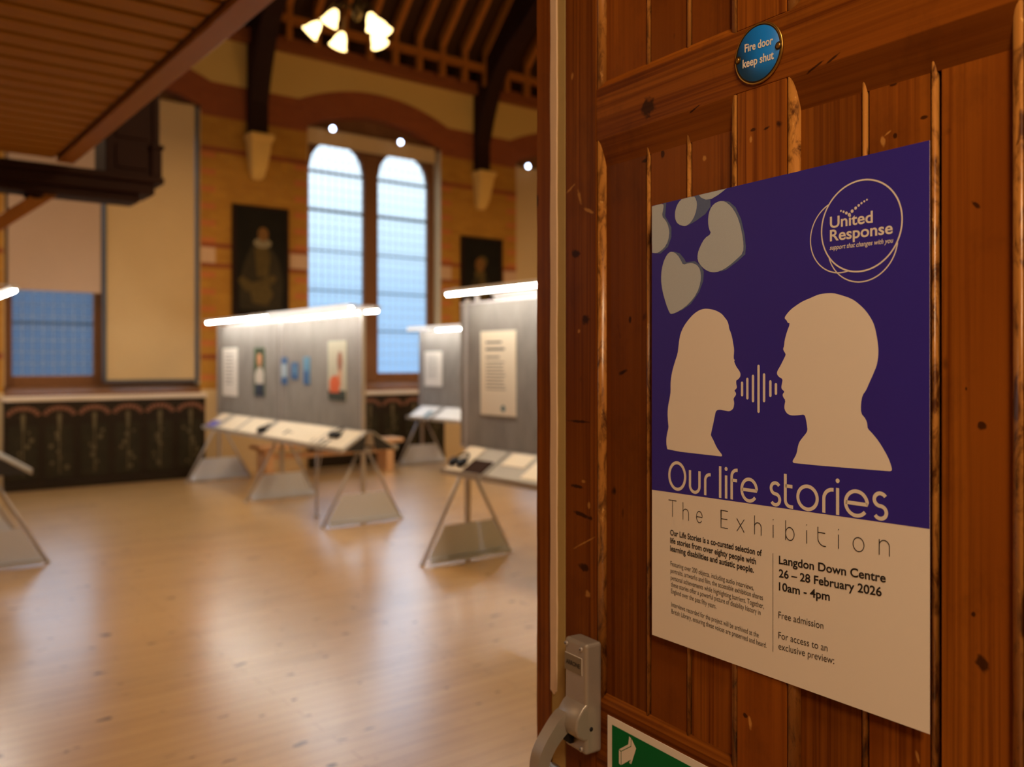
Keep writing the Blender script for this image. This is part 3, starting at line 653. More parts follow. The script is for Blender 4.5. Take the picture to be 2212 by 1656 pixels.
head = [(.16, .62, .865, .012), (.16, .70, .785, .014), (.16, .56, .69, .009)] + [(.16, random.uniform(.66, .74), .63 - i * .04, .005) for i in range(9)]
sheet('text_sheet', UB, 3.72, 4.155, 1.15, 1.785, 'large cream text sheet with headings on the nearest screen', 'poster', 'text sheets on the right screens', lines(head) + [('printed_mark', 'pteal', ell(.66, .085, .06, .04), .0006)], 'creampaper').location = (UB[0] - .0145, 5.03, 1.15)
sheet('text_sheet', UC, 3.4, 3.87, 1.19, 1.71, 'white text sheet on the farthest screen under the window', 'poster', 'text sheets on the right screens', lines(thin), 'paper')

# things lying on the reading trays: the tray plane falls from (y=.03, z=.89) to (y=.29, z=.722)
TS = math.atan2(.168, .26)
def on_tray(U, u, t, side=1):
    """frame on a tray: u along the screen, t = 0..1 from the back edge to the front edge; local y points down the slope"""
    y = .03 + .26 * t; z = .89 - .168 * t
    return Matrix.Translation((U[0], U[1], 0)) @ Matrix.Rotation(PI / 2, 4, 'Z') @ Matrix.Translation((u, side * y, z)) @ (Matrix.Rotation(-TS, 4, 'X') if side > 0 else Matrix.Rotation(PI, 4, 'Z') @ Matrix.Rotation(-TS, 4, 'X'))
def tray_sheet(name, U, u0, u1, t0, t1, label, mat='paper', th=.004, cat='leaflet', group='papers on the reading trays', marks=(), side=1):
    L = math.hypot(.26, .168); mt = on_tray(U, (u0 + u1) / 2, (t0 + t1) / 2, side); w = u1 - u0; d = (t1 - t0) * L
    o = MB().box((-w / 2, -d / 2, .0015), (w / 2, d / 2, .0015 + th)).build(name, mat, None, min(.001, th / 4)); o.matrix_world = mt; tag(o, label, cat, group)
    for nm, mm, (a, b, c, e) in marks:
        MB().box((-w / 2 + w * a, -d / 2 + d * b, .0015 + th), (-w / 2 + w * c, -d / 2 + d * e, .0022 + th)).build(nm, mm, o)
    return o
def headset(U, u, t, label, side=1):
    r = tag(empty('headphones', (0, 0, 0)), label, 'headphones', 'headphones on the reading trays'); r.matrix_world = on_tray(U, u, t, side)
    r.matrix_world = r.matrix_world @ Matrix.Translation((0, 0, .009))
    for s in (-1, 1):
        c = MB().lathe([(.0, .0), (.036, .0), (.044, .010), (.044, .026), (.034, .036), (.0, .038)], (s * .055, .03, .003), 16).build('ear_cup', 'black', r)
    MB().tube([(s0 * .055 if False else .075 * math.cos(a), .03 - .105 * math.sin(a), .022) for a in [PI * k / 12 for k in range(13)] for s0 in (1,)], .008, 8).build('headband', 'black', r)
W, B2 = 'paper', 'creampaper'
tray_sheet('paper_sheet', UA, .55, 1.86, .04, .92, 'long white printed sheet covering the near tray of the middle screen', B2, marks=[('drawing', 'greyink', (.62, .45, .66, .75)), ('drawing', 'greyink', (.52, .55, .60, .60)), ('drawing', 'greyink', (.05, .7, .07, .95))])
tray_sheet('paper_sheet', UA, -.08, .50, .05, .95, 'white sheet at the near end of the middle tray, beside black headphones', B2, marks=[('picture', 'greyink', (.62, .62, .72, .98)), ('picture', 'greyink', (.82, .62, .92, .98))])
tray_sheet('paper_sheet', UA, 2.02, 2.62, .05, .9, 'white sheet on the far tray, nearest to the dark tray gap', B2)
tray_sheet('paper_sheet', UA, 2.72, 3.22, .05, .9, 'white sheet in the middle of the far tray of the middle screen', B2)
tray_sheet('paper_sheet', UA, 3.42, 3.70, .02, .48, 'small white sheet above the blue leaflet at the far tray end', B2)
tray_sheet('blue_leaflet', UA, 3.40, 3.70, .54, .98, 'violet blue leaflet at the left far end of the middle tray', 'leafletblue')
headset(UA, 1.93, .62, 'black headphones at the gap between the two middle trays')
headset(UA, .28, .34, 'black headphones near the right end of the middle tray')
tray_sheet('booklet', UB, 3.63, 3.84, .02, .96, 'long pale booklet at the left end of the nearest tray', B2, .008)
tray_sheet('brown_booklet', UB, 3.38, 3.61, .47, .95, 'dark brown booklet at the front of the nearest tray', 'brownbook', .012)
tray_sheet('paper_sheet', UB, 3.02, 3.28, .05, .50, 'small cream sheet high on the tray right of the brown booklet', B2)
tray_sheet('paper_sheet', UB, 2.40, 2.96, .08, .82, 'larger cream sheet on the nearest tray beside the door frame', B2)
headset(UB, 3.735, .60, 'dark headphones at the lower left corner of the nearest tray')
tray_sheet('paper_sheet', UC, 3.40, 3.88, .03, .97, 'pale sheet on the left tray of the farthest screen', W, marks=[('picture', 'pteal', (.05, .4, .3, .95))])
tray_sheet('paper_sheet', UC, 2.05, 3.24, .05, .95, 'bright white sheet on the farthest tray next to the pale one', W)
tray_sheet('paper_sheet', UD, .0, .22, .5, .98, 'small white paper on the tray end at the left edge', W, side=-1)

# a prop and a loose cable under the middle screen
mid = bpy.data.objects['display_screen']
MB().tube([(.60, .20, .0), (.60, .20, .765)], .011, 10).tube([(.60, .20, .0), (.60, .20, .02)], .03, 12).build('tray_prop', 'tube', mid)
MB().tube([(.95 - .55 * k / 14, .24, .70 - .42 * math.sin(PI * k / 14) ** .8) for k in range(15)], .006, 8).build('cable', 'tube', mid)

# bench
bn = tag(empty('bench', (5.45, 11.1, 0)), 'pale wooden bench in front of the black panelling, behind the middle screen', 'bench')
MB().box((-1.09, -.17, .40), (1.09, .17, .46)).build('seat', 'benchwood', bn, .02)
for s in (-.93, .87): MB().box((s - .06, -.15, 0), (s + .06, .15, .40)).build('leg', 'benchwood', bn, .008)
MB().box((-.9, -.03, .26), (.85, .03, .33)).build('stretcher', 'benchwood', bn, .006)

# ------------------------------------------------------------------ the door beside the camera
DR = math.atan2(-.99705768, -.07665499)
DOOR_O = Vector((.90033706, .83790335, 0))
door = struct(empty('door_1', DOOR_O, DR), 'varnished pine fire door of framed matchboard beside the camera', 'door')
Z0, Z1, LR, RB, RT = .02, 2.30, 1.0427, 1.883, 1.9605
BD = .010                                              # boards lie this far behind the frame's face
def dp(mb, name, mat, parent=None, bevel=0): return mb.build(name, mat, parent or door, bevel)
dp(MB().box((-.2022, 0, Z0), (-.1246, .045, Z1)), 'lock_stile', 'wood_v', None, .0022)
dp(MB().box((.152, 0, LR), (.227, .045, RB)), 'muntin', 'wood_v', None, .0008)
dp(MB().box((.152, 0, RT), (.227, .045, Z1)), 'muntin', 'wood_v', None, .0008)
dp(MB().box((.495, 0, Z0), (.57, .045, Z1)), 'hinge_stile', 'wood_v', None, .002)
dp(MB().box((-.1246, 0.0001, RB), (.495, .045, RT)), 'top_rail', 'wood_h', None, .0012)
dp(MB().box((-.1246, 0.0001, .80), (.495, .045, LR)), 'lock_rail', 'wood_h', None, .0012)
dp(MB().box((-.1246, 0.0001, Z0), (.495, .045, .30)), 'bottom_rail', 'wood_h', None, .0012)
for a, b in ((-.1246, .152), (.227, .495)):
    dp(MB().box((a, .012, .30), (b, .04, .80)), 'lower_panel', 'wood_v')
def bead(x_out, x_in, z0, z1, name='edge_bead'):
    """rounded worn edge between a frame face (x_out) and the boards (x_in)"""
    s = 1 if x_in > x_out else -1; w = abs(x_in - x_out); q = [(x_out + s * .0012, .006), (x_out + s * .0014, .0015)]
    for k in range(9):
        a = PI / 2 * k / 8; q.append((x_out + s * (.003 + (w - .003) * math.sin(a)), .0002 + BD * (1 - math.cos(a))))
    q += [(x_in, BD + .004), (x_out, BD + .004)]
    return dp(MB().prism(q, lambda p: (p[0], p[1], z0), lambda p: (p[0], p[1], z1), True), name, 'worn')
for z0, z1 in ((LR, RB), (RT, Z1)):
    bead(-.1246, -.1124, z0, z1); bead(.227, .2405, z0, z1); bead(.152, .1375, z0, z1); bead(.495, .481, z0, z1)
for a, b in ((-.1124, .1375), (.2405, .481)):          # stopped chamfers of the rails, one per bay
    dp(MB().prism([(0.0002, RB + .004), (0.0002, RB), (BD, RB - .040), (BD + .01, RB - .040), (BD + .01, RB + .004)], lambda p: (a - .009, p[0], p[1]), lambda p: (b + .009, p[0], p[1])), 'rail_chamfer', 'wood_h')
    dp(MB().prism([(0.0002, RT - .003), (0.0002, RT), (BD, RT + .012), (BD + .01, RT + .012), (BD + .01, RT - .003)], lambda p: (a - .009, p[0], p[1]), lambda p: (b + .009, p[0], p[1])), 'rail_chamfer', 'wood_h')
    dp(MB().prism([(0.0002, LR - .003), (0.0002, LR), (BD, LR + .011), (BD + .01, LR + .011), (BD + .01, LR - .003)], lambda p: (a - .009, p[0], p[1]), lambda p: (b + .009, p[0], p[1])), 'rail_chamfer', 'wood_h')
def boards(segs, z0, z1):
    """matchboards: each board a flat with a small bead down its right edge and a dark joint after it"""
    m = MB(); bd = MB()
    for s0, s1, beaded in segs:
        w = .0078 if beaded else 0
        m.box((s0, BD, z0), (s1 - w, BD + .012, z1))
        if beaded:
            c = s1 - w / 2 + .0004; q = [(c + (w / 2 - .0009) * math.cos(PI * k / 8), BD + .0012 - .0038 * math.sin(PI * k / 8)) for k in range(9)] + [(c - w / 2 + .001, BD + .01), (c + w / 2 - .001, BD + .01)]
            bd.prism(q, lambda p: (p[0], p[1], z0), lambda p: (p[0], p[1], z1), True)
    o = dp(m, 'board_panel', 'wood_v', None, .0006); bd.build('board_bead', 'worn', o)
SEG1 = [(-.1135, -.0165, True), (-.0150, .0628, True), (.0645, .1385, False)]
SEG2 = [(.2395, .3276, True), (.3293, .4066, True), (.4105, .482, False)]
for seg in (SEG1, SEG2):
    boards(seg, LR - .005, RB + .005); boards(seg, RT - .005, Z1)
dp(MB().box((-.13, BD + .012, .9), (.50, BD + .018, Z1)), 'board_backing', 'groove')
# frame beside the door
fr = struct(empty('door_frame', DOOR_O, DR), 'door frame of varnished pine with a cream painted strip', 'door frame')
fr.name = 'trim_3'
def wavy(x, z, amp): return x + amp * (math.sin(z * 23) + .6 * math.sin(z * 61 + 1) + .4 * math.sin(z * 143))
lin = MB(); N = 160
lin.prism([(wavy(-.2797, 2.6 * k / N, .0004), 2.6 * k / N) for k in range(N + 1)] + [(-.2407, 2.6), (-.2407, 0)], lambda p: (p[0], .0, p[1]), lambda p: (p[0], .09, p[1]))
lin.build('frame_lining', 'wood_v', fr)
MB().prism([(-.2407, .002), (-.2040, .001), (-.2030, .003), (-.2030, .09), (-.2407, .09)], lambda p: (p[0], p[1], 0), lambda p: (p[0], p[1], 2.6)).build('painted_strip', 'cream', fr, .0006)
MB().prism([(-.2409 + .0006 * math.sin(z * 31), z) for z in [1.022 + .02 * i for i in range(79)]] + [(wavy(-.2243, z, .0005), z) for z in [2.595 - .02 * i for i in range(79)]] + [(-.226, 1.022), (-.231, 1.016)], lambda p: (p[0], -.0012, p[1]), lambda p: (p[0], .0018, p[1])).build('old_paint_layer', 'oldcream', fr)
struct(MB().box((1.0, -2.6, 0), (1.32, 1.06, 4.2)).box((1.0, -2.6, 4.0), (14, 1.1, 4.2)).build('wall_side', 'plaster'), 'partition wall behind the pine door', 'wall')

# panic latch
pa = tag(empty('panic_latch', DOOR_O, DR), 'silver push-bar latch box with curved arm on the door edge', 'latch')
bx = MB().box((-.1631, -.0307, .969), (-.1106, 0, 1.1331)).build('latch_case', 'silver', pa, .005); bx.modifiers[0].segments = 3
lf = Flat(lambda x, y, l: (x, -.0307 - l, y))
MB().box((-.1618, -.0312, 1.0842), (-.1198, -.0305, 1.1105)).build('name_plate', 'whitepaint', pa, .001)
MB().box((-.1612, -.0317, 1.0848), (-.1204, -.0311, 1.1099)).build('name_plate_face', 'label', pa)
nt = Flat(lambda x, y, l: (x, -.0317 - l, y)); text(nt, 'ARRONE', -.1578, -.1236, 1.0945, 1.0945, .0062, .0003, .03); nt.build('lettering', 'ink', pa)
for s, z in ((-.1582, 1.1235), (-.1222, 1.1235), (-.1222, .9755)):
    sc = MB().lathe([(.0, .0), (.0042, .0), (.0036, .0018), (.0, .0021)], (s, -.0307, z), 16, Matrix.Rotation(PI / 2, 3, 'X')).build('screw', 'alu', pa)
    MB().lathe([(.0, .0021), (.0014, .0021), (.0014, .0024), (.0, .0024)], (s, -.0307, z), 6, Matrix.Rotation(PI / 2, 3, 'X')).build('screw_socket', 'black', sc)
hb = MB()                                               # hinge boss: a swelling at the lower front of the case
hb.prism([(-.024, 1.048), (-.036, 1.040), (-.047, 1.026), (-.050, 1.012), (-.046, 1.0), (-.036, .992), (-.024, .990)], lambda p: (-.1610, p[0], p[1]), lambda p: (-.1106, p[0], p[1]), True)
hb.build('hinge_boss', 'silver', pa, .003)
MB().lathe([(.0, .0), (.0032, .0), (.0032, .0006), (.0, .0006)], (-.1106, -.021, 1.007), 14, Matrix.Rotation(PI / 2, 3, 'Y')).build('pin_hole', 'black', pa)
def arc(pts, n=6):
    out = []
    P = [Vector((0, *p)) for p in pts]
    for i in range(len(P) - 1):
        p0, p1, p2, p3 = P[max(i - 1, 0)], P[i], P[i + 1], P[min(i + 2, len(P) - 1)]
        for k in range(n):
            t = k / n; out.append(.5 * ((2 * p1) + (p2 - p0) * t + (2 * p0 - 5 * p1 + 4 * p2 - p3) * t * t + (3 * p1 - p0 - 3 * p2 + p3) * t ** 3))
    out.append(P[-1]); return [(v.y, v.z) for v in out]
outer = arc([(-.030, 1.030), (-.052, 1.025), (-.075, 1.002), (-.090, .982), (-.097, .962), (-.098, .930), (-.092, .912)])
inner = arc([(-.028, 1.004), (-.045, .996), (-.062, .982), (-.074, .965), (-.080, .945), (-.080, .930), (-.076, .918)])
ar = MB()
for k in range(len(outer) - 1):
    q = [outer[k], outer[k + 1], inner[k + 1], inner[k]]
    ar.prism(q, lambda p: (-.160, p[0], p[1]), lambda p: (-.138, p[0], p[1]))
ar.build('curved_arm', 'silver', pa)
MB().tube([(-.150, -.068, .943), (.45, -.068, .943)], .0125, 18).build('push_bar', 'silver', pa)
MB().box((-.158, -.038, .978), (-.140, -.028, .996)).build('catch', 'black', pa, .002)

# green exit sign on the lock rail
ex = tag(empty('exit_sign', DOOR_O, DR), 'green and white arrow sign at the bottom of the pine door', 'sign')
MB().box((-.0967, -.0012, .925), (.2033, -.0001, 1.0285)).build('sign_plate', 'signwhite', ex)
sf = lambda x, y, l: (x, -.0012 - l, y)
Flat(sf).rect(-.0862, .9355, .1928, 1.0180, .0003).build('green_field', 'green', ex)
Flat(sf).poly([(-.0648, .9863), (-.0436, 1.0010), (-.0429, 1.0127), (-.0330, 1.0024), (-.0436, .9760), (-.0450, .9820), (-.0648, .9669)], .0006).build('arrow', 'signwhite', ex)
Flat(sf).poly([(-.0701, .9876), (-.0497, 1.0023), (-.0479, 1.0146), (-.0440, 1.0131), (-.0446, 1.0016), (-.0655, .9871)], .0006).poly([(-.0703, .9866), (-.0661, .9853), (-.0661, .9661), (-.0703, .9672)], .0006).poly([(-.0480, .9770), (-.0445, .9758), (-.0452, .9810)], .0006).build('arrow_side', 'signwhite', ex)

# round fire door plate
fd = tag(empty('fire_door_plate', DOOR_O, DR), 'round blue Fire door keep shut plate with brass rim on the top rail', 'sign')
ctr = (.1873, 0, 1.9228); rotX = Matrix.Rotation(PI / 2, 3, 'X')
MB().lathe([(.0, .0002), (.0368, .0002), (.0368, .0022), (.0358, .0030), (.0345, .0026), (.0, .0024)], ctr, 64, rotX).build('brass_rim', 'brass', fd)
MB().lathe([(.0, .0024), (.0349, .0024), (.0346, .00275), (.0, .00275)], ctr, 64, rotX).build('dark_ring', 'darkbrass', fd)
MB().lathe([(.0, .0026), (.0329, .0026), (.0328, .0030), (.0, .0030)], ctr, 64, rotX).build('blue_field', 'discblue', fd)
tf = Flat(lambda x, y, l: (x, -.0030 - l, y))
text(tf, 'Fire door', .1672, .2106, 1.9298, 1.9272, .0093, .0003, .024); text(tf, 'keep shut', .1640, .2118, 1.9112, 1.9092, .0096, .0003, .024)
tf.build('lettering', 'signwhite', fd)
for s in (-.0312, .0312):
    c = (ctr[0] + s, 0, ctr[2])
    w = MB().lathe([(.0, .0028), (.0049, .0028), (.0047, .0034), (.0, .0034)], c, 24, rotX).build('screw_seat', 'darkbrass', fd)
    MB().lathe([(.0, .0032), (.0035, .0032), (.0028, .0046), (.0, .0052)], c, 20, rotX).build('screw_head', 'brass', w)

# ------------------------------------------------------------------ the poster
po = tag(empty('poster', (.89934, .83798, 1.1724), DR), 'blue and white Our life stories exhibition poster on the pine door', 'poster')
PW = .40532
MM = lambda x, y, l: (x * .001, -.0009 - l, y * .001 + .0136e-3 * x)
MB().add([MM(x, y, l) for l in (-.0003, 0) for x, y in ((0, 0), (PW * 1000, 0), (PW * 1000, 594), (0, 594))], [(0, 1, 2, 3), (4, 5, 6, 7), (0, 1, 5, 4), (1, 2, 6, 5), (2, 3, 7, 6), (3, 0, 4, 7)]).build('sheet', 'posterwhite', po)
Flat(MM).poly([(0, 200.9), (405.32, 205.3), (405.32, 594), (0, 594)], .00012).build('blue_field', 'blue', po)
woman = [(31.2,257.7), (29.1,263.6), (28.5,272.0), (30.4,281.5), (33.1,288.2), (32.0,296.6), (30.9,307.8), (32.3,319.1), (35.2,328.5), (37.1,337.9), (36.8,347.2), (37.9,356.6), (41.0,367.7), (45.8,378.8), (50.2,388.0), (51.8,397.2), (53.3,406.4), (55.9,415.5), (61.8,424.5), (70.0,432.3), (79.5,439.5), (89.4,443.8), (98.0,445.4), (108.8,444.4), (119.5,441.6), (128.9,437.0), (133.5,432.3), (138.1,427.7), (140.4,422.4), (141.1,417.6), (144.2,411.9), (146.5,404.9), (147.9,398.0), (149.2,392.8), (149.2,387.6), (148.5,382.5), (149.0,378.7), (151.0,378.3), (149.0,377.3), (150.6,373.8), (153.2,369.5), (157.3,365.2), (159.5,361.8), (159.7,359.2), (158.6,356.7), (155.5,354.1), (152.6,352.9), (152.6,348.9), (153.9,345.2), (153.2,342.9), (150.1,340.8), (149.9,339.8), (152.1,337.8), (152.6,335.7), (151.2,333.5), (148.8,331.2), (148.3,329.1), (149.4,325.7), (149.2,322.3), (147.9,317.9), (144.2,315.2), (140.4,314.2), (133.5,314.9), (125.4,315.8), (120.7,315.0), (118.3,312.6), (116.5,305.5), (113.6,294.8), (110.3,284.0), (110.3,282.2), (114.8,276.3), (118.3,270.4), (123.0,264.5), (129.3,259.2), (129.3,257.1), (126.5,256.7)]
man = [(237.9,259.0), (238.5,260.6), (242.0,265.7), (244.0,269.8), (245.3,276.3), (247.2,282.0), (252.0,287.8), (256.8,292.8), (258.7,296.1), (258.5,300.0), (257.0,307.8), (254.9,314.4), (248.2,313.5), (238.5,312.5), (232.6,313.3), (229.1,315.6), (226.5,319.5), (226.3,323.5), (227.9,330.1), (225.1,332.9), (223.7,335.6), (224.3,337.6), (226.7,340.1), (222.7,342.8), (221.7,345.3), (223.1,350.2), (223.9,354.8), (218.7,357.0), (215.8,360.0), (215.4,362.4), (217.0,365.7), (220.7,370.5), (224.7,377.0), (228.1,382.6), (227.9,384.5), (225.1,388.3), (224.5,390.7), (225.9,393.1), (226.7,400.4), (229.7,409.2), (234.6,419.7), (231.0,420.4), (229.7,423.2), (226.1,426.1), (229.7,430.6), (235.6,435.7), (244.3,440.4), (252.0,443.9), (263.4,447.0), (272.7,449.9), (281.8,450.6), (292.6,450.2), (301.5,447.6), (316.2,442.3), (325.6,435.6), (333.9,427.7), (340.5,418.5), (343.8,411.7), (346.2,402.1), (348.0,391.8), (348.6,383.1), (347.8,375.8), (346.2,368.5), (342.1,359.8), (338.0,351.7), (334.2,343.5), (329.4,337.5), (327.6,328.6), (327.7,318.2), (332.2,313.9), (334.7,309.6), (335.4,305.9), (335.7,302.3), (342.1,296.7), (348.6,289.8), (355.1,280.8), (360.6,271.8), (363.3,264.8), (364.2,261.3), (363.3,259.5), (360.6,259.0), (240.5,257.2)]
bars = [(162.1, 351.6, 333.3), (170.5, 356.3, 329.6), (179.3, 360.0, 326.4), (187.9, 372.0, 313.8), (196.3, 361.7, 326.9), (205.8, 353.4, 333.3), (214.0, 350.2, 336.0)]
hA = [(111.2,540.7), (106.9,547.5), (105.2,556.7), (106.5,567.1), (111.2,575.2), (119.5,579.5), (130.0,579.7), (139.2,575.0), (149.4,564.8), (157.3,550.7), (162.1,534.7), (164.6,520.7), (163.9,509.8), (155.0,504.0), (139.2,495.3), (125.4,490.7), (112.4,490.7), (101.6,494.8), (93.1,501.1), (87.0,508.9), (87.0,517.9), (91.9,527.2), (99.2,536.1)]
hAs = [(130.0,579.7), (141.5,576.4), (151.7,567.8), (160.6,551.9), (166.1,532.4), (168.1,516.9), (167.2,507.7), (155.0,500.5), (136.9,492.1), (125.4,490.1), (139.2,495.3), (155.0,504.0), (163.9,509.8), (164.6,520.7), (162.1,534.7), (157.3,550.7), (149.4,564.8), (139.2,575.0)]
hB = [(60.5,505.9), (56.7,512.3), (50.2,520.7), (41.0,526.1), (33.1,525.7), (25.0,517.6), (19.6,505.0), (18.2,490.0), (21.0,474.7), (27.7,457.2), (34.4,444.6), (38.4,441.5), (54.1,445.2), (72.0,454.1), (85.7,465.8), (92.4,479.6), (93.1,491.2), (89.4,500.5), (80.8,506.0), (70.7,507.4)]
hBs = [(41.0,526.5), (54.1,522.1), (63.1,513.4), (65.7,508.9), (82.0,508.7), (93.1,501.4), (98.0,493.4), (96.8,481.0), (89.4,467.3), (74.5,453.0), (54.1,444.3), (85.7,465.8), (92.4,479.6), (93.1,491.2), (89.4,500.5), (80.8,506.0), (70.7,507.4), (60.5,505.9), (56.7,512.3), (50.2,520.7)]
hC = [(-5.3,593.3), (8.6,593.7), (22.9,594.1), (23.4,587.6), (19.6,576.8), (27.7,570.0), (33.6,559.7), (34.7,548.4), (29.1,536.0), (16.9,529.0), (8.6,527.5), (-1.9,529.9)]
hCs = [(22.9,594.1), (28.5,594.3), (26.4,575.8), (38.4,559.0), (38.4,546.0), (31.7,533.7), (16.9,526.1), (8.6,527.5), (16.9,529.0), (29.1,536.0), (34.7,548.4), (33.6,559.7), (27.7,570.0), (19.6,576.8), (23.4,587.6)]
hD = [(45.0,575.7), (46.8,582.9), (51.5,590.1), (59.3,594.7), (69.5,596.2), (79.5,594.9), (85.0,588.5), (86.0,579.3), (82.5,569.0), (75.8,561.0), (68.2,557.2), (61.8,557.2), (51.5,561.2), (46.3,567.2)]
hDs = [(65.7,595.2), (89.4,595.7), (96.8,588.3), (109.3,584.4), (109.8,575.5), (100.4,567.2), (84.5,561.2), (69.5,557.0), (75.8,561.0), (82.5,569.0), (86.0,579.3), (85.0,588.5), (79.5,594.9), (69.5,596.2)]
hE = [(89.4,596.6), (113.6,597.6), (136.9,598.3), (123.0,588.2), (111.2,585.0), (101.6,585.7), (93.1,589.8)]
dots = [(302.9, 539.5), (306.2, 538.0), (309.7, 536.1), (313.3, 533.7), (316.9, 537.0), (321.2, 539.6), (325.0, 541.9), (328.4, 543.8), (331.7, 545.2), (334.9, 546.3)]
def smooth(pts, it=1):
    for _ in range(it):
        out = []
        for i in range(len(pts)):
            a, b = pts[i], pts[(i + 1) % len(pts)]
            out += [(a[0] * .75 + b[0] * .25, a[1] * .75 + b[1] * .25), (a[0] * .25 + b[0] * .75, a[1] * .25 + b[1] * .75)]
        pts = out
    return pts
clip = lambda pts: [(max(.2, x), min(593.8, y)) for x, y in pts]
Flat(MM).poly(smooth(woman), .00024).build('woman_silhouette', 'posterwhite', po)
Flat(MM).poly(smooth(man), .00024).build('man_silhouette', 'posterwhite', po)
bf = Flat(MM)
for x, ya, yb in bars:
    bf.poly(ell(x, ya - 1.8, 1.8, 1.8, 10, 0, PI, False) + ell(x, yb + 1.8, 1.8, 1.8, 10, PI, 2 * PI, False), .00024)
bf.build('sound_wave', 'posterwhite', po)
for face, side in ((hC, hCs), (hD, hDs), (hA, hAs), (hB, hBs)):
    h = Flat(MM).poly(clip(smooth(face)), .00030).build('printed_heart', 'heart', po)
    Flat(MM).poly(clip(side), .00022).build('heart_edge', 'heartside', h)
Flat(MM).poly(clip(hE), .00034).build('printed_heart', 'heart', po)
# ring emblem with name
lg = Flat(MM); lg.quads(ribbon(ell(326.7, 519.6, 48.9, 48.9, 96), 1.7, True), .0003)
r2 = [p for p in ell(303.1, 512.0, 40.2, 40.2, 120) if math.hypot(p[0] - 326.7, p[1] - 519.6) > 48.9 or (p[0] < 320 and p[1] < 474.5)]
def cut(cx, cy, r, keep, w):
    pts = ell(cx, cy, r, r, 140); run = []
    for a, b in zip(pts, pts[1:] + pts[:1]):
        if keep(a) and keep(b): lg.quads(ribbon([a, b], w), .00026)
cut(303.1, 512.0, 40.2, lambda p: math.hypot(p[0] - 326.7, p[1] - 519.6) > 48.6, 1.35)
cut(328.3, 501.9, 42.5, lambda p: math.hypot(p[0] - 326.7, p[1] - 519.6) > 48.6 and p[1] < 498, 1.35)
for (x, y), r in zip(dots, (1.15, 1.35, 1.7, 1.95, 1.9, 1.7, 1.5, 1.3, 1.15, 1.05)): lg.poly(ell(x, y, r, r, 14), .0003)
text(lg, 'United', 288.7, 341.9, 522.7, 521.3, 12.0, .0003, .018); text(lg, 'Response', 288.7, 365.0, 508.1, 506.5, 12.0, .0003, .018)
text(lg, 'support that changes with you', 288.3, 364.9, 498.3, 496.8, 5.0, .0003, .012, .25)
lg.build('ring_emblem', 'posterwhite', po)
# title in a round constant-width hand
def stroke_letter(ch, x0, x1, yb, yt, w, xh=None):
    h = w / 2; l, r, b, t = x0 + h, x1 - h, yb + h, yt - h; cx, cy = (l + r) / 2, (b + t) / 2; rx, ry = (r - l) / 2, (t - b) / 2
    A = lambda d: math.radians(d); P = []
    if ch in 'Oo': P.append(('c', ell(cx, cy, rx, ry, 44)))
    elif ch == 'u': P.append(('o', [(l, yt)] + ell(cx, b + rx, rx, rx, 20, PI, 2 * PI, False) + [(r, yt)]))
    elif ch == 'r': q = min(r - l, (t - b)) * 1.0; P.append(('o', [(l, yb)] + ell(l + q * 1.05, t - q * 1.05, q * 1.05, q * 1.05, 12, PI, PI * .5, False) + [(x1, t)]))
    elif ch == 'l': P.append(('o', [(cx, yb), (cx, yt)]))
    elif ch == 'i': P.append(('o', [(cx, yb), (cx, xh)])); P.append(('d', (cx, yt - w * .55, w * .62)))
    elif ch == 'f': q = (x1 - x0) * .72; s = x0 + h; P.append(('o', [(s, yb)] + ell(s + q, t - q, q, q, 12, PI, PI * .5, False) + [(x1, t)])); P.append(('o', [(s, xh), (x1 - 1, xh)]))
    elif ch == 't': q = (r - l) * .8; P.append(('o', [(l, yt)] + ell(l + q, b + q, q, q, 12, PI, PI * 1.5, False) + [(x1, b)])); P.append(('o', [(l, xh), (x1 - 1, xh)]))
    elif ch == 'e': P.append(('o', [(l, cy), (r, cy)] + ell(cx, cy, rx, ry, 40, 0, A(322), False)[1:]))
    elif ch == 's':
        r1 = (t - b) / 4; P.append(('o', ell(cx, t - r1, rx, r1, 22, A(32), A(270), False) + ell(cx, b + r1, rx, r1, 22, A(90), A(-148), False)[1:]))
    elif ch == 'h': q = rx; P.append(('o', [(l, yb), (l, yt)])); P.append(('o', [(l, yb + (xh - yb) * .5)] + ell(cx, xh - h - q, rx, q, 16, PI, 0, False) + [(r, yb)]))
    elif ch == 'n': q = rx; P.append(('o', [(l, yb), (l, yt)])); P.append(('o', [(l, yb + (yt - yb) * .5)] + ell(cx, t - q, rx, q, 16, PI, 0, False) + [(r, yb)]))
    elif ch == 'T': P.append(('o', [(x0, t), (x1, t)])); P.append(('o', [(cx, t), (cx, yb)]))
    elif ch == 'E': P += [('o', [(x1, t), (l, t), (l, b), (x1, b)]), ('o', [(l, cy + .3), (x1 - 1, cy + .3)])]
    elif ch == 'x': P += [('o', [(l, yb), (r, yt)]), ('o', [(l, yt), (r, yb)])]
    elif ch == 'b': P.append(('o', [(l, yb), (l, yt)])); P.append(('c', ell(cx, (b + xh) / 2, rx, (xh - b) / 2, 36)))
    return P
def letter_line(flat, spec, w, lift):
    for ch, x0, x1, yb, yt, xh in spec:
        for kind, pts in stroke_letter(ch, x0, x1, yb, yt, w, xh):
            if kind == 'd': flat.poly(ell(pts[0], pts[1], pts[2], pts[2], 18), lift)
            else: flat.quads(ribbon(pts, w, kind == 'c'), lift)
tt = Flat(MM)
